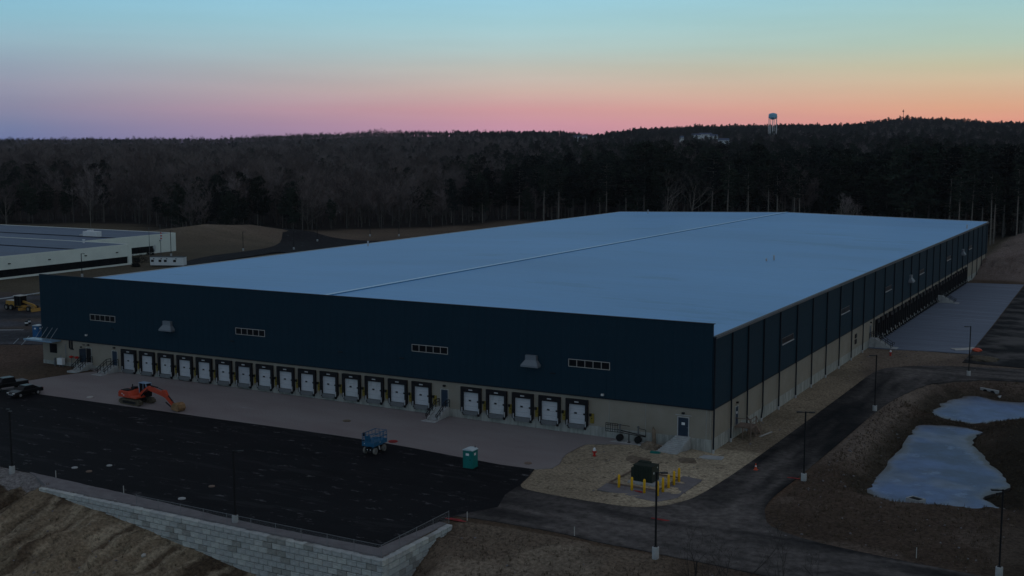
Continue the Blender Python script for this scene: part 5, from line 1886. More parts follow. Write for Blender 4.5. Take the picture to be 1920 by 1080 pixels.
# scattered stones on the banks (nobody could count them)
st = MB()
rs = random.Random(5)
base_r = [rock(1.0, s, 0.7, 1) for s in (101, 102, 103)]
rv = [[tuple(v.co) for v in b.vertices] for b in base_r]
rf = [[tuple(p.vertices) for p in b.polygons] for b in base_r]
zones = [(-56, -13, -62, -49, 260), (-12, 16, -58, -37, 180), (-13, 3, -22, -1, 80), (12, 18, -10, 30, 120), (13, 34, -30, -6, 160), (5, 30, 64, 82, 70), (0.6, 4.5, 0, 80, 80)]
for x0, x1, y0, y1, n in zones:
    px_ = np.array([rs.uniform(x0, x1) for _ in range(n)])
    py_ = np.array([rs.uniform(y0, y1) for _ in range(n)])
    pz_ = height(px_, py_)
    for a, b_, c in zip(px_, py_, pz_):
        r_ = 0.03 + 0.13 * rs.random() ** 4
        k = rs.randrange(3)
        th = rs.random() * 6.28
        ct, s_t = math.cos(th), math.sin(th)
        st.add([(a + (v[0] * ct - v[1] * s_t) * r_, b_ + (v[0] * s_t + v[1] * ct) * r_, c + v[2] * r_ + r_ * 0.2) for v in rv[k]], rf[k])
o = st.build('stones', M['strip'])
tag(o, 'small pale stones scattered over the dirt banks', 'stones', kind='stuff')
o = inst('boulder', rock(0.24, 61, 0.8, 2), None, (-38.6, -50.4, hh(-38.6, -50.4) + 0.12))
o.data.materials.append(M['winframe'])
tag(o, 'pale boulder lying alone on the bank below the block wall', 'boulder')

# dead weeds on the banks round the ponds
wd = MB()
zones = [(12.5, 34, -26, -6, 900), (12.5, 18.5, -6, 40, 900), (24, 40, -6, 60, 1500), (14, 30, 33, 42, 500), (-12, 26, -60, -37, 1300), (-70, -56, -70, -46, 250), (-56, -13, -66, -50, 500), (17, 34, 56, 62, 250)]
for x0, x1, y0, y1, n in zones:
    qx = np.array([rs.uniform(x0, x1) for _ in range(n)])
    qy = np.array([rs.uniform(y0, y1) for _ in range(n)])
    qz = height(qx, qy)
    dd_ = np.minimum(sdf(POND1_S, qx, qy), sdf(POND2_S, qx, qy))
    dr_ = sdf(YARD_S, qx, qy)
    for a, b_, c, e1, e2 in zip(qx, qy, qz, dd_, dr_):
        if e1 < 0.1 or e2 < 0.3:
            continue
        hgt = rs.uniform(0.10, 0.38)
        for _ in range(4):
            th = rs.random() * 6.28
            lx, ly = math.cos(th), math.sin(th)
            o_x, o_y = rs.uniform(-0.12, 0.12), rs.uniform(-0.12, 0.12)
            k = len(wd.v)
            wd.v += [(a + o_x - ly * 0.03, b_ + o_y + lx * 0.03, c - 0.03), (a + o_x + ly * 0.03, b_ + o_y - lx * 0.03, c - 0.03), (a + o_x + lx * hgt * 0.6, b_ + o_y + ly * hgt * 0.6, c + hgt)]
            wd.f.append((k, k + 1, k + 2))
o = wd.build('weeds', mat('dead_weeds', (0.085, 0.066, 0.045), 0.95, 0.05))
tag(o, 'dead brown weeds tufting the banks round the ponds', kind='stuff')

# survey stakes
for px, py, lb in ((876, 976, 'thin survey stake at the road edge right of the fence'), (232, 926, 'short survey stake on the gravel strip, middle of the left wall'), (105, 897, 'leftmost survey stake beside the asphalt edge'), (1718, 1048, 'thin survey stake in the lower right dirt'), (1077, 1006, 'survey stake on the drive edge above the dirt bank')):
    x, y, z = atg(px, py)
    o = MB().box(-0.03, 0.03, -0.03, 0.03, -0.1, 0.85).build('survey_stake', M['winframe'])
    o.location = (x, y, max(z, 0.3))
    tag(o, lb, 'stake')

# ------------------------------------------------------------------ white office building and site trailer
ob_ = empty('office_building', (0, 0, 0), 0, 'low white office building with a dark ribbon of windows and a blue grey roof', 'building')
ZO = 6.4
def wall_with_band(x, y0, y1, z0w, z1w, name_cols, par):
    """white wall facing the warehouse (+x) between y0 and y1 with a window band z0w..z1w"""
    MB().box(x - 0.4, x, y0, y1, z1w, ZO).build('wall_panel', M['offwhite'], par)
    MB().box(x - 0.4, x + 0.35, y0, y1, -0.3, z0w).build('wall_base', M['offwhite'], par)
    MB().box(x - 0.9, x - 0.45, y0, y1, -0.3, z1w + 0.1).build('wall_core', M['joint'], par)
    n = max(1, round((y1 - y0 - 1.5) / 1.55))
    stp = (y1 - y0 - 1.0) / n
    for k in range(n):
        a = y0 + 0.3 + k * stp
        p = MB().box(x - 0.45, x - 0.38, a + 0.06, a + stp - 0.02, z0w + 0.02, z1w - 0.02).build('window_pane', M['glass'], par)
        MB().box(x - 0.38, x - 0.30, a, a + 0.07, z0w + 0.02, z1w - 0.02).build('mullion', M['dkmetal'], p)


wall_with_band(-221, 60, 126.5, 0.85, 2.85, None, ob_)
wall_with_band(-241, 127, 156.5, 0.85, 2.85, None, ob_)
MB().box(-241.4, -241, 156.5, 165.5, -0.3, ZO).build('wall_panel', M['offwhite'], ob_)
MB().box(-221.4, -220.9, 60, 61.0, -0.3, ZO).box(-221.4, -220.9, 125.3, 126.6, -0.3, ZO).build('pillar', M['offwhite'], ob_)
MB().box(-241.4, -240.9, 138.6, 140.4, -0.3, 2.9).build('pillar', M['offwhite'], ob_)
MB().box(-380, -221.4, 126.2, 126.6, -0.3, ZO).box(-380, -241.4, 165.1, 165.5, -0.3, ZO).build('side_wall', M['offwhite'], ob_)
MB().box(-380, -221.4, 40, 126.2, ZO - 0.3, ZO - 0.12).box(-380, -241.4, 126.2, 165.1, ZO - 0.3, ZO - 0.12).build('roof', M['blueroof'], ob_)
MB().box(-380, -221.6, 105.9, 106.3, ZO - 0.12, ZO + 0.08).box(-380, -241.6, 140, 140.4, ZO - 0.12, ZO + 0.08).build('roof_joint', M['joint'], ob_)
for y in (72, 84, 97, 109.5, 121):
    MB().box(-221, -220.75, y - 0.35, y + 0.35, 4.2, 4.45).build('wall_lamp', M['dkmetal'], ob_)
for y in (158.5,):
    MB().box(-241, -240.75, y - 0.35, y + 0.35, 4.2, 4.45).build('wall_lamp', M['dkmetal'], ob_)
x, y = at(173, 443, ZO)
r_ = empty('rooftop_unit', (x, y, ZO - 0.12), R(10), 'white air handling unit on the office building roof', 'air conditioner')
MB().box(-2.6, 2.6, -1.2, 1.2, 0, 1.7).build('housing', M['white'], r_, bevel=0.05)
MB().box(-1.3, 0.0, -0.8, 0.8, 1.7, 2.1).build('fan_cowl', M['white'], r_)
MB().box(-4.2, -2.8, -0.8, 0.8, 0, 0.7).build('duct', M['coping'], r_)
x, y = at(157, 455, ZO)
v = MB().cyl((0, 0, 0), (0, 0, 0.9), 0.3, n=8).cyl((0, 0, 0.9), (0, 0, 1.1), 0.45, n=8).build('roof_ventilator', M['white'])
v.location = (x, y, ZO - 0.12)
tag(v, 'small white ventilator in front of the air handling unit', 'vent')

x, y, z = atg(316, 499)
tr = empty('site_trailer', (x, y, z), R(24), 'white site trailer with small dark windows beside the office building', 'trailer')
MB().box(-4.9, 4.9, -1.3, 1.3, 0.35, 2.7).build('body', M['white'], tr)
MB().box(-5.0, 5.0, -1.4, 1.4, 2.7, 2.78).build('roof', M['dkmetal'], tr)
for a in (-4.2, -2.0, -0.4, 2.3):
    w_ = MB().box(a - 0.4, a + 0.4, -1.34, -1.3, 1.3, 1.95).build('window', M['glass'], tr)
    MB().box(a + 0.25, a + 0.6, -1.4, -1.3, 2.15, 2.35).build('lamp', M['dkmetal'], tr)
MB().box(-4.5, 4.5, -1.0, 1.0, 0.0, 0.35).build('skirt', M['dkmetal'], tr)
x, y, z = atg(262, 474)
t2 = empty('site_trailer', (x, y, z), R(30), 'second white trailer half hidden behind dark bushes left of the first', 'trailer')
MB().box(-5.2, 5.2, -1.3, 1.3, 1.5, 2.7).box(-5.2, 5.2, -1.0, 1.0, 0.2, 1.5).build('body', M['white'], t2)
MB().box(-5.3, 5.3, -1.4, 1.4, 2.7, 2.8).build('roof', M['white'], t2)

# ------------------------------------------------------------------ trees
def tube(mb, pts, rad, n=4):
    """tapered tube through points"""
    o = len(mb.v)
    for i, (p, r) in enumerate(zip(pts, rad)):
        d = (pts[min(i + 1, len(pts) - 1)] - pts[max(i - 1, 0)])
        if d.length < 1e-6:
            d = Vector((0, 0, 1))
        d.normalize()
        u = Vector((0, 0, 1)) if abs(d.z) < 0.9 else Vector((1, 0, 0))
        a = d.cross(u).normalized()
        b = d.cross(a)
        for k in range(n):
            t = 2 * math.pi * k / n
            mb.v.append(tuple(p + (a * math.cos(t) + b * math.sin(t)) * r))
    for i in range(len(pts) - 1):
        for k in range(n):
            k2 = (k + 1) % n
            mb.f.append((o + i * n + k, o + i * n + k2, o + (i + 1) * n + k2, o + (i + 1) * n + k))


def bare_tree(seed, H=15.0, spread=1.0, low=0.28, ntw=5, twl=1.3, tw=0.05, levels=3):
    r = random.Random(seed)
    wood = MB()
    tw_ = MB()

    def branch(p, d, length, rad, lv):
        seg = 4 if lv < 2 else 3
        pts = [p.copy()]
        rr = [rad]
        q = p.copy()
        dd = d.copy()
        for i in range(seg):
            dd = (dd + Vector((r.uniform(-1, 1), r.uniform(-1, 1), r.uniform(-0.3, 0.8))) * (0.16 if lv else 0.07)).normalized()
            q = q + dd * length / seg
            pts.append(q.copy())
            rr.append(rad * (1 - (i + 1) / seg * 0.72))
        if lv < levels:
            tube(wood, pts, rr, 5 if lv == 0 else 3)
        else:
            # fine wood as flat slivers
            for i in range(seg):
                a, b = pts[i], pts[i + 1]
                s = Vector((r.uniform(-1, 1), r.uniform(-1, 1), 0)).normalized() * rr[i]
                k = len(tw_.v)
                tw_.v += [tuple(a - s), tuple(a + s), tuple(b)]
                tw_.f.append((k, k + 1, k + 2))
        if lv == levels:
            for i in range(ntw):
                a = pts[r.randrange(1, len(pts))]
                dv = (dd + Vector((r.uniform(-1, 1), r.uniform(-1, 1), r.uniform(-0.4, 1.0))) * 0.9).normalized()
                b = a + dv * twl * r.uniform(0.5, 1.2)
                s = dv.cross(Vector((r.uniform(-1, 1), r.uniform(-1, 1), r.uniform(-1, 1)))).normalized() * tw * 0.5
                k = len(tw_.v)
                tw_.v += [tuple(a - s), tuple(a + s), tuple(b)]
                tw_.f.append((k, k + 1, k + 2))
            return
        nb = (9, 5, 4)[min(lv, 2)]
        for i in range(nb):
            f = low + (1 - low) * (i + r.random()) / nb if lv == 0 else 0.3 + 0.7 * (i + r.random()) / nb
            t = min(f * seg, seg - 1e-3)
            a = pts[int(t)].lerp(pts[int(t) + 1], t - int(t))
            az = r.uniform(0, 6.28)
            if lv == 0:
                el = r.uniform(0.45, 1.05)
                dv = Vector((math.cos(az) * math.cos(el), math.sin(az) * math.cos(el), math.sin(el)))
                ln = H * 0.42 * spread * (1 - 0.55 * f) * r.uniform(0.8, 1.2) + 0.8
            else:
                side = Vector((r.uniform(-1, 1), r.uniform(-1, 1), r.uniform(-0.2, 0.9)))
                dv = (dd * 0.8 + side * 0.85).normalized()
                ln = length * r.uniform(0.38, 0.62)
            branch(a, dv, ln, rr[int(t)] * (0.5 if lv == 0 else 0.55), lv + 1)

    branch(Vector((0, 0, -0.5)), Vector((0, 0, 1)), H * 0.88, H * 0.0135, 0)
    return wood, tw_


def pine_tree(seed, H=20.0, low=0.45, dens=1.0, wid=0.17):
    r = random.Random(seed)
    wood = MB()
    nd = MB()
    bend = Vector((r.uniform(-0.4, 0.4), r.uniform(-0.4, 0.4), 0))
    pts = [Vector((0, 0, -0.5)) + bend * (k / 5) ** 2 * 1.5 + Vector((0, 0, (H * 0.97 + 0.5) * k / 5)) for k in range(6)]
    tube(wood, pts, [H * 0.0125 * (1 - 0.17 * k) for k in range(6)], 6)

    def onaxis(f):
        t = min(f * 5, 4.999)
        return pts[int(t)].lerp(pts[int(t) + 1], t - int(t))
    # dead lower branches
    for k in range(int(26 * low / 0.45)):
        f = r.uniform(0.10, low + 0.12)
        a = onaxis(f)
        az = r.uniform(0, 6.28)
        ln = r.uniform(0.8, 3.0)
        b = a + Vector((math.cos(az) * ln, math.sin(az) * ln, r.uniform(-0.25, 0.35)))
        s = 0.035
        tube(wood, [a, b], [s, s * 0.4], 3)
    whorls = int((1 - low) * H / 0.85)
    for w in range(whorls):
        f = low + (1 - low) * (w + r.random() * 0.7) / whorls
        g = (f - low) / (1 - low)
        rad = H * wid * (math.sin(math.pi * min(1, (g * 0.82 + 0.16))) ** 0.7) * r.uniform(0.65, 1.2)
        if g > 0.92:
            rad = H * wid * 0.28
        nb = max(3, int(5 * dens))
        for k in range(nb):
            if r.random() < 0.12:
                continue
            az = r.uniform(0, 6.28)
            a = onaxis(f)
            ln = rad * r.uniform(0.6, 1.25)
            up = r.uniform(0.02, 0.30) * ln
            b = a + Vector((math.cos(az) * ln, math.sin(az) * ln, up))
            tube(wood, [a, b], [0.06, 0.02], 3)
            nc = max(2, int(ln / 0.75))
            for c in range(nc):
                q = a.lerp(b, (c + 0.9) / nc) + Vector((r.uniform(-.3, .3), r.uniform(-.3, .3), r.uniform(-0.1, 0.3)))
                sz = r.uniform(0.55, 1.1)
                for m in range(8):
                    v = Vector((r.gauss(0, 1), r.gauss(0, 1), r.gauss(0, 0.55))).normalized()
                    u = v.cross(Vector((r.uniform(-1, 1), r.uniform(-1, 1), r.uniform(-1, 1)))).normalized()
                    cc = q + v * sz * 0.35
                    i0 = len(nd.v)
                    nd.v += [tuple(cc - u * sz * 0.28), tuple(cc + u * sz * 0.28), tuple(cc + v * sz * 0.75 + u * sz * r.uniform(-.2, .2))]
                    nd.f.append((i0, i0 + 1, i0 + 2))
    return wood, nd


def shrub_mesh(seed, rx, rz, n=900):
    r = random.Random(seed)
    m = MB()
    for _ in range(n):
        v = Vector((r.gauss(0, 1), r.gauss(0, 1), abs(r.gauss(0, 1)))).normalized()
        rr_ = r.uniform(0.5, 1.0) * (0.85 + 0.25 * math.sin(v.x * 5 + seed) * math.cos(v.y * 4))
        q = Vector((v.x * rx * rr_, v.y * rx * rr_, v.z * rz * rr_))
        u = Vector((r.gauss(0, 1), r.gauss(0, 1), r.gauss(0, 1))).normalized() * 0.22
        w = Vector((r.gauss(0, 1), r.gauss(0, 1), r.gauss(0, 1))).normalized() * 0.22
        k = len(m.v)
        m.v += [tuple(q), tuple(q + u), tuple(q + w)]
        m.f.append((k, k + 1, k + 2))
    return m


bare = []
for s in range(7):
    wd_, tw_ = bare_tree(100 + s, H=random.Random(s).uniform(13, 17.5), spread=random.Random(s + 50).uniform(1.05, 1.45), low=0.2, ntw=8, twl=1.6, tw=0.07)
    bare.append((wd_.mesh('bare_trunk', M['bark']), tw_.mesh('bare_crown', M['twig'] if s % 2 else M['twig2'])))
pines = []
for s in range(6):
    wd_, nd_ = pine_tree(200 + s, H=20, low=(0.5, 0.36, 0.52, 0.26, 0.42, 0.18)[s], wid=(0.17, 0.21, 0.17, 0.23, 0.20, 0.24)[s], dens=1.25)
    pines.append((wd_.mesh('pine_trunk', M['bark_pale'] if s in (0, 2) else M['bark']), nd_.mesh('pine_crown', M['needle'] if s % 2 else M['needle2'])))
print('tris bare', [len(b[1].polygons) + len(b[0].polygons) for b in bare], 'pine', [len(b[1].polygons) for b in pines])
# one-mesh versions for the far wood
far_src = bpy.data.collections.new('far_tree_sources')


def joined(a, b, name):
    va = np.empty(len(a.vertices) * 3)
    a.vertices.foreach_get('co', va)
    vb = np.empty(len(b.vertices) * 3)
    b.vertices.foreach_get('co', vb)
    off = len(a.vertices)
    fs = [tuple(p.vertices) for p in a.polygons] + [tuple(i + off for i in p.vertices) for p in b.polygons]
    m_ = bpy.data.meshes.new(name)
    m_.from_pydata(np.concatenate([va, vb]).reshape(-1, 3).tolist(), [], fs)
    m_.materials.append(a.materials[0])
    m_.materials.append(b.materials[0])
    mi = np.zeros(len(fs), np.int32)
    mi[len(a.polygons):] = 1
    m_.polygons.foreach_set('material_index', mi)
    return m_


for k in range(5):
    far_src.objects.link(bpy.data.objects.new('a_bare_%d' % k, joined(*bare[k], 'far_bare_tree')))
for k in range(4):
    far_src.objects.link(bpy.data.objects.new('b_pine_%d' % k, joined(*pines[k + 1], 'far_pine_tree')))

TLX, TLY = tree_line_x, tree_line_y
cand = []
rt = np.random.default_rng(12)
for v0, v1, stp in ((300, 560, 6.6), (560, 800, 8.6), (800, 1200, 11.0), (1200, 1900, 13.5), (1900, 3250, 16.0)):
    for v in np.arange(v0, v1, stp):
        half = v * 0.47 + 25
        u = np.arange(-half, half, stp)
        u = u + rt.uniform(-0.48, 0.48, len(u)) * stp
        vv = v + rt.uniform(-0.48, 0.48, len(u)) * stp
        X = CAM[0] + RGT[0] * u + FWH[0] * vv
        Y = CAM[1] + RGT[1] * u + FWH[1] * vv
        cand.append(np.stack([X, Y, u, vv], -1))
cand = np.concatenate(cand)
tl_c = np.interp(cand[:, 0], TLX, TLY)
ok = cand[:, 1] > tl_c + 0.5
HOUSES = [(1305, 2300, 16), (1323, 2320, 22), (1338, 2280, 14), (1357, 1900, 16), (1278, 2200, 7), (1088, 2700, 30)]
keep_ = np.ones(int(ok.sum()), bool)
_c = cand[ok]
for px_h, v_h, w_h in HOUSES:
    u_h = (px_h - 960) / FPX * v_h / math.cos(PITCH) ** 0
    uu_ = u_h * _c[:, 3] / v_h
    keep_ &= ~((np.abs(_c[:, 2] - uu_) < w_h * 0.6 + 3) & (_c[:, 3] > v_h - 330) & (_c[:, 3] < v_h + 12))
cand = cand[ok][keep_]
X, Y, U_, V_ = cand.T
# share of pines: high on the right, low on the left, in patches
pn = 1.5 * fbm(X / 70, Y / 70, 301, 3) + 0.8 * fbm(X / 22, Y / 22, 305, 2)
bear = U_ / V_
share = np.interp(bear, [-0.45, -0.25, -0.12, 0.0, 0.06, 0.45], [0.36, 0.32, 0.26, 0.55, 0.86, 0.82])
share = share * np.interp(V_, [400, 600, 900, 1400, 2200, 2900, 3100], [1.05, 0.95, 0.8, 0.60, 0.55, 1.1, 1.6])
is_pine = (vnoise(X / 9, Y / 9, 309) * 0.6 + 0.4 * rt.random(len(X)) + pn * 0.9) < (0.12 + share * 0.78)
sc_p = np.where(is_pine, np.interp(bear, [-0.3, -0.1, 0.0, 0.1, 0.4], [0.78, 0.72, 0.95, 1.14, 1.16]), np.interp(bear, [-0.3, 0, 0.3], [1.0, 0.95, 1.05]))
sc_p = sc_p * rt.uniform(0.68, 1.3, len(X)) * (1 + 0.7 * fbm(X / 45, Y / 45, 411, 2)) * np.interp(V_, [480, 800, 1500, 2200, 3000], [1.0, 0.92, 0.82, 0.72, 0.66])
Zt = height(X, Y)
order = np.argsort(V_)
X, Y, U_, V_, is_pine, sc_p, Zt = (a[order] for a in (X, Y, U_, V_, is_pine, sc_p, Zt))
front = V_ - 0
# nearest of each kind stand singly
seen = np.abs(U_ / V_) < 0.425
pi_idx = np.where(is_pine & seen)[0][:285]
ba_idx = np.where(~is_pine & seen)[0][:285]
single = np.zeros(len(X), bool)
single[pi_idx] = True
single[ba_idx] = True


def zone_label(kind, u, v, sc):
    b = u / v
    w = ('behind the office roof left part', 'behind the white rooftop unit', 'behind the striped flag', 'behind the grassy mound', 'behind the dark road junction', 'behind the lawn lamp posts',
         'by the left roof edge', 'by the far left roof corner', 'behind the pale forked pair', 'behind the ridge cap end', 'behind the two birches', 'by the far right roof corner', 'behind the bare mound')[
        int(np.searchsorted([-0.37, -0.315, -0.26, -0.20, -0.15, -0.08, 0.02, 0.10, 0.17, 0.24, 0.31, 0.385], b))]
    z_ = 'tall' if sc > 1.08 else ('short' if sc < 0.88 else 'middling')
    if kind == 'pine':
        return '%s dark pine in the wood %s' % (z_, w), 'pines in the wood ' + w
    return '%s leafless grey brown tree in the wood %s' % (z_, w), 'leafless trees in the wood ' + w


def place_tree(name, pair, x, y, z, s, rz_, label, cat, group, sz=None):
    t_ = empty(name, (x, y, z), rz_, label, cat, group)
    t_.scale = (s, s, sz or s)
    inst('trunk', pair[0], t_)
    inst('crown', pair[1], t_)
    return t_


rq = random.Random(99)
for i in pi_idx:
    l_, g_ = zone_label('pine', U_[i], V_[i], sc_p[i])
    place_tree('pine_tree', pines[rq.randrange(6)], X[i], Y[i], Zt[i], sc_p[i], rq.uniform(0, 6.28), l_, 'pine tree', g_)
for i in ba_idx:
    l_, g_ = zone_label('bare', U_[i], V_[i], sc_p[i])
    place_tree('bare_tree', bare[rq.randrange(7)], X[i], Y[i], Zt[i], sc_p[i], rq.uniform(0, 6.28), l_, 'bare tree', g_)

# the rest of the wood: one scattered mass
rest = ~single
xr, yr, zr = X[rest], Y[rest], Zt[rest]
pm_ = bpy.data.meshes.new('far_forest')
pm_.vertices.add(len(xr))
pm_.vertices.foreach_set('co', np.stack([xr, yr, zr], -1).ravel())
kind_i = np.where(is_pine[rest], 5 + rt.integers(0, 4, len(xr)), rt.integers(0, 5, len(xr))).astype(np.int32)
a_ = pm_.attributes.new('pick', 'INT', 'POINT')
a_.data.foreach_set('value', kind_i)
a_ = pm_.attributes.new('size', 'FLOAT', 'POINT')
a_.data.foreach_set('value', sc_p[rest].astype(np.float32))
a_ = pm_.attributes.new('turn', 'FLOAT', 'POINT')
a_.data.foreach_set('value', rt.uniform(0, 6.28, len(xr)).astype(np.float32))
fo = bpy.data.objects.new('forest', pm_)
COL.objects.link(fo)
tag(fo, 'mixed wood of leafless trees and dark pines rolling to the horizon', kind='stuff')
ng = bpy.data.node_groups.new('scatter', 'GeometryNodeTree')
ng.interface.new_socket('Geometry', in_out='INPUT', socket_type='NodeSocketGeometry')
ng.interface.new_socket('Geometry', in_out='OUTPUT', socket_type='NodeSocketGeometry')
gi = ng.nodes.new('NodeGroupInput')
go = ng.nodes.new('NodeGroupOutput')
iop = ng.nodes.new('GeometryNodeInstanceOnPoints')
ci = ng.nodes.new('GeometryNodeCollectionInfo')
ci.inputs['Collection'].default_value = far_src
ci.inputs['Separate Children'].default_value = True
ci.inputs['Reset Children'].default_value = True


def named(nm, ty):
    n = ng.nodes.new('GeometryNodeInputNamedAttribute')
    n.data_type = ty
    n.inputs['Name'].default_value = nm
    return n.outputs['Attribute']


cx_ = ng.nodes.new('ShaderNodeCombineXYZ')
ng.links.new(gi.outputs[0], iop.inputs['Points'])
ng.links.new(ci.outputs[0], iop.inputs['Instance'])
iop.inputs['Pick Instance'].default_value = True
ng.links.new(named('pick', 'INT'), iop.inputs['Instance Index'])
ng.links.new(named('size', 'FLOAT'), iop.inputs['Scale'])
ng.links.new(named('turn', 'FLOAT'), cx_.inputs[2])
ng.links.new(cx_.outputs[0], iop.inputs['Rotation'])
ng.links.new(iop.outputs[0], go.inputs[0])
md = fo.modifiers.new('scatter', 'NODES')
md.node_group = ng
print('forest', len(xr), 'singles', len(pi_idx), len(ba_idx))

# single trees that stand out against the dark wood
def special(px, ydist, seed, H, label, low=0.3, spread=1.0, m=None, lean=0.0, twig=M['twig']):
    d = ray(px, 300)
    # walk out along this bearing to the row at world y
    x = CAM[0] + d[0] / d[1] * (ydist - CAM[1])
    z = hh(x, ydist)
    w_, t_ = bare_tree(seed, H=H, spread=spread, low=low, ntw=5, twl=1.2, tw=0.05)
    tt2 = empty('bare_tree', (x, ydist, z), 0, label, 'bare tree')
    tt2.rotation_euler = (0, lean, 0)
    w_.build('trunk', m or M['bark_pale'], tt2)
    t_.build('crown', twig, tt2)


special(1165 + 85, 300, 501, 19, 'wide leafless tree with several pale limbs behind the roof, left of the pair', low=0.15, spread=1.35)
special(1300, 300, 502, 20, 'wide leafless tree with forked pale limbs behind the roof, right of the pair', low=0.12, spread=1.45)
special(1588, 302, 503, 14, 'crooked pale birch leaning behind the far roof edge', low=0.35, spread=0.8, m=M['bark_birch'], lean=-0.1)
special(1602, 303, 504, 12, 'forked pale birch just right of the crooked birch', low=0.3, spread=1.0, m=M['bark_birch'])
special(575, 262, 505, 13, 'small leafless tree on the verge right of the road junction', low=0.12, spread=1.3)
special(165, 229, 506, 15, 'lone pale leafless tree behind the office building roof', low=0.3, spread=1.2, m=M['bark_pale'])
special(6, 226, 507, 14, 'pale forked trunk at the left picture edge behind the office roof', low=0.2, spread=0.9, m=M['bark_pale'])
special(380, 240, 508, 13, 'broad leafless tree behind the grassy mound', low=0.15, spread=1.4)
# tall pale pine trunks in front of the wood
for k, (px, yd, H, lb) in enumerate(((1366, 306, 26, 'tall pale pine trunk with short dead branches, right of the leafless pair'), (1405, 305, 25, 'tall pale pine trunk with dead branches, halfway to the ridge line end'),
                                    (1443, 307, 25, 'straight pale pine trunk just left of the water tower line'), (1460, 306, 24, 'thin pale pine trunk behind the ridge cap end'), (1492, 307, 24, 'pale pine trunk right of the ridge cap end'), (1502, 305, 23, 'slightly leaning pale pine trunk right of the ridge cap end'),
                                    (1803, 300, 25, 'pale forked pine trunk with many dead branches near the far roof corner'), (1827, 302, 24, 'thin pine trunk next to the far roof corner'), (1864, 297, 25, 'tall bare pine trunk at the edge of the mound right of the roof corner'),
                                    (1870, 299, 24, 'second bare pine trunk close beside the one at the mound'), (1913, 300, 24, 'pine trunk at the right picture edge'), (1020, 309, 24, 'pale pine trunk behind the left part of the far roof edge'), (1048, 309, 23, 'thin pale pine trunk near the far left roof corner'),
                                    (835, 322, 17, 'pale trunked pine on the lawn edge left of the roof corner'), (797, 318, 16, 'pine with a short pale trunk on the lawn edge'))):
    d = ray(px, 300)
    x = CAM[0] + d[0] / d[1] * (yd - CAM[1])
    w_, n_ = pine_tree(600 + k, H=H, low=0.58 if H > 20 else 0.35, wid=0.12 if H > 20 else 0.2)
    t_ = empty('pine_tree', (x, yd, hh(x, yd)), 0, lb, 'pine tree')
    w_.build('trunk', M['bark_pale'], t_)
    n_.build('crown', M['needle'], t_)

# bushes by the office building
for k, (px, py, rx, rz_, lb) in enumerate(((265, 492, 3.6, 3.2, 'large dark round bush beside the white trailer'), (252, 492, 2.4, 2.4, 'dark bush at the corner of the white building'), (282, 478, 1.6, 3.0, 'upright dark shrub behind the first trailer'), (243 + 12, 500, 1.6, 1.4, 'low dark bush in front of the large one'))):
    x, y, z = atg(px, py)
    o = shrub_mesh(40 + k, rx, rz_).build('bush', M['bush'])
    o.location = (x, y, z)
    tag(o, lb, 'bush')

# bare saplings close to the camera, whose twigs reach into the lower edge
for k, (px, pyt, v, seed, lb) in enumerate(((1285, 1000, 74, 701, 'leafless sapling rising into view right of the nearest light pole'), (1345, 1035, 70, 702, 'bushy leafless sapling at the bottom edge, second from left'),
                                           (1400, 1030, 72, 703, 'leafless sapling at the bottom edge below the road'), (1470, 1040, 70, 704, 'leafless sapling near the bottom, right of the road edge line'), (1560, 1055, 72, 705, 'small leafless sapling at the far right of the bottom row'))):
    d = ray(px, pyt)
    tt_ = v / float(d @ FWH)
    P_ = CAM + d * tt_
    zg = hh(P_[0], P_[1])
    H_s = float(P_[2]) - zg
    w_, n_ = bare_tree(seed, H=H_s * 1.05, spread=0.7, low=0.2, ntw=3, twl=0.7, tw=0.014)
    t_ = empty('sapling', (float(P_[0]), float(P_[1]), zg), 0, lb, 'sapling')
    w_.build('trunk', M['sapling_bark'], t_)
    n_.build('crown', M['sapling_bark'], t_)

# ------------------------------------------------------------------ on the skyline
def far_at(px, v):
    d = ray(px, 265)
    k = v / float(d @ FWH)
    P_ = CAM + d * k
    return float(P_[0]), float(P_[1])


V0 = 2250
x, y = far_at(1448, V0)
ztop = 36 + (265 - 212.5) / FPX * V0
zbase = hh(x, y)
t = empty('water_tower', (x, y, zbase), 0, 'pale blue water tower on slim white legs standing above the wooded ridge', 'water tower')
hT = ztop - zbase
R0 = 8.6 * 0.62
R0 = 14.8 / FPX * V0 / 2 * 1.05
prof_t = [(0.3, -R0 * 1.25), (R0 * 0.55, -R0 * 1.12), (R0 * 0.92, -R0 * 0.85), (R0, -R0 * 0.6), (R0 * 1.12, -R0 * 0.6), (R0 * 1.12, -R0 * 0.52), (R0, -R0 * 0.5), (R0, R0 * 0.0), (R0 * 0.80, R0 * 0.22), (R0 * 0.35, R0 * 0.36), (0.2, R0 * 0.40)]
o = MB().lathe([(r_, z_ + hT - R0 * 0.40) for r_, z_ in prof_t], n=24).build('tank', M['tank'], t)
for k in range(7):
    a = 2 * math.pi * k / 7
    MB().cyl((math.cos(a) * R0 * 1.0, math.sin(a) * R0 * 1.0, 0), (math.cos(a) * R0 * 0.98, math.sin(a) * R0 * 0.98, hT - R0 * 0.9), 0.42, n=6).build('leg', M['white'], t)
MB().cyl((0, 0, 0), (0, 0, hT - R0 * 1.6), 0.7, n=8).build('riser', M['white'], t)
x, y = far_at(1692, 2950)
zb_ = hh(x, y)
zt = 36 + (265 - 206) / FPX * 2950
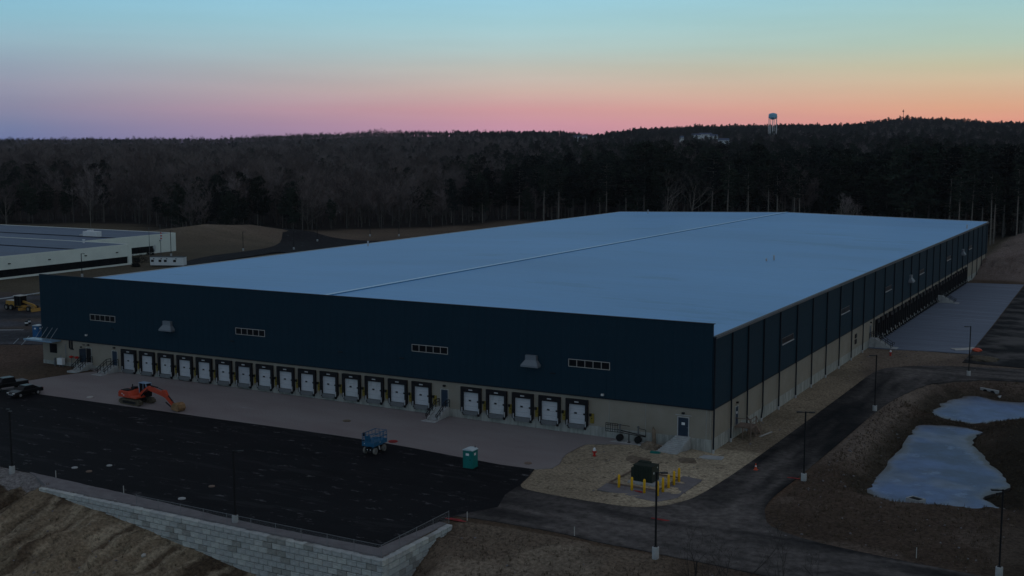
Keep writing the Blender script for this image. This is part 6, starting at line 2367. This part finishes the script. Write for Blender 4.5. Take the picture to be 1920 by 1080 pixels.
o = MB().bar((0, 0, 0), (0, 0, zt - zb_), 0.8).box(-2.2, 1.2, -1, 1, zt - zb_ - 6, zt - zb_ - 3).build('antenna_mast', M['dkmetal'])
o.location = (x, y, zb_)
tag(o, 'thin radio mast on the highest wooded hill', 'mast')
hs = [(1305, 2300, 16, 'pale house half hidden on the ridge, left of the row of roofs'), (1323, 2320, 22, 'long pale house on the ridge in the middle of the row'), (1338, 2280, 14, 'small pale house at the right end of the ridge row'),
      (1357, 1900, 16, 'white roofed house just below the ridge row'), (1278, 2200, 7, 'slim white gable among pines left of the row'), (1088, 2700, 30, 'long pale building on the skyline dip')]
for px, v, wdt, lb in hs:
    x, y = far_at(px, v)
    z = hh(x, y)
    t = empty('house', (x, y, z), YAW * 0.9, lb, 'house')
    hz = 11.0
    MB().box(-wdt / 2, wdt / 2, -4, 4, -2, hz).build('wall', M['white'], t)
    MB().prism([(-4.6, hz), (4.6, hz), (0, hz + 3)], -wdt / 2 - 0.4, wdt / 2 + 0.4, 'x').build('roof', M['blueroof'], t)
    for a in (-0.3, 0.05, 0.3):
        MB().box(a * wdt, a * wdt + 1.0, -4.05, -3.95, hz - 3, hz - 1.4).build('window', M['glass'], t)
hz_ = MB().box(-4200, 2400, -330, 4400, -12, 150).build('haze', M['white'])
hz_.data.materials.clear()
hm = bpy.data.materials.new('haze')
hm.use_nodes = True
hm.node_tree.nodes.clear()
hv = hm.node_tree.nodes.new('ShaderNodeVolumePrincipled')
hv.inputs['Color'].default_value = (0.80, 0.78, 0.88, 1)
hv.inputs['Density'].default_value = 0.000035
hv.inputs['Anisotropy'].default_value = 0.0
ho = hm.node_tree.nodes.new('ShaderNodeOutputMaterial')
hm.node_tree.links.new(hv.outputs[0], ho.inputs['Volume'])
hz_.data.materials.append(hm)
tag(hz_, 'faint dusk haze lying over the woods', kind='stuff')
S.cycles.volume_bounces = 0
S.cycles.use_denoising = True
S.render.engine = 'CYCLES'
S.cycles.max_bounces = 4
S.cycles.diffuse_bounces = 2
S.cycles.glossy_bounces = 2
S.cycles.transparent_max_bounces = 4
S.cycles.use_adaptive_sampling = True
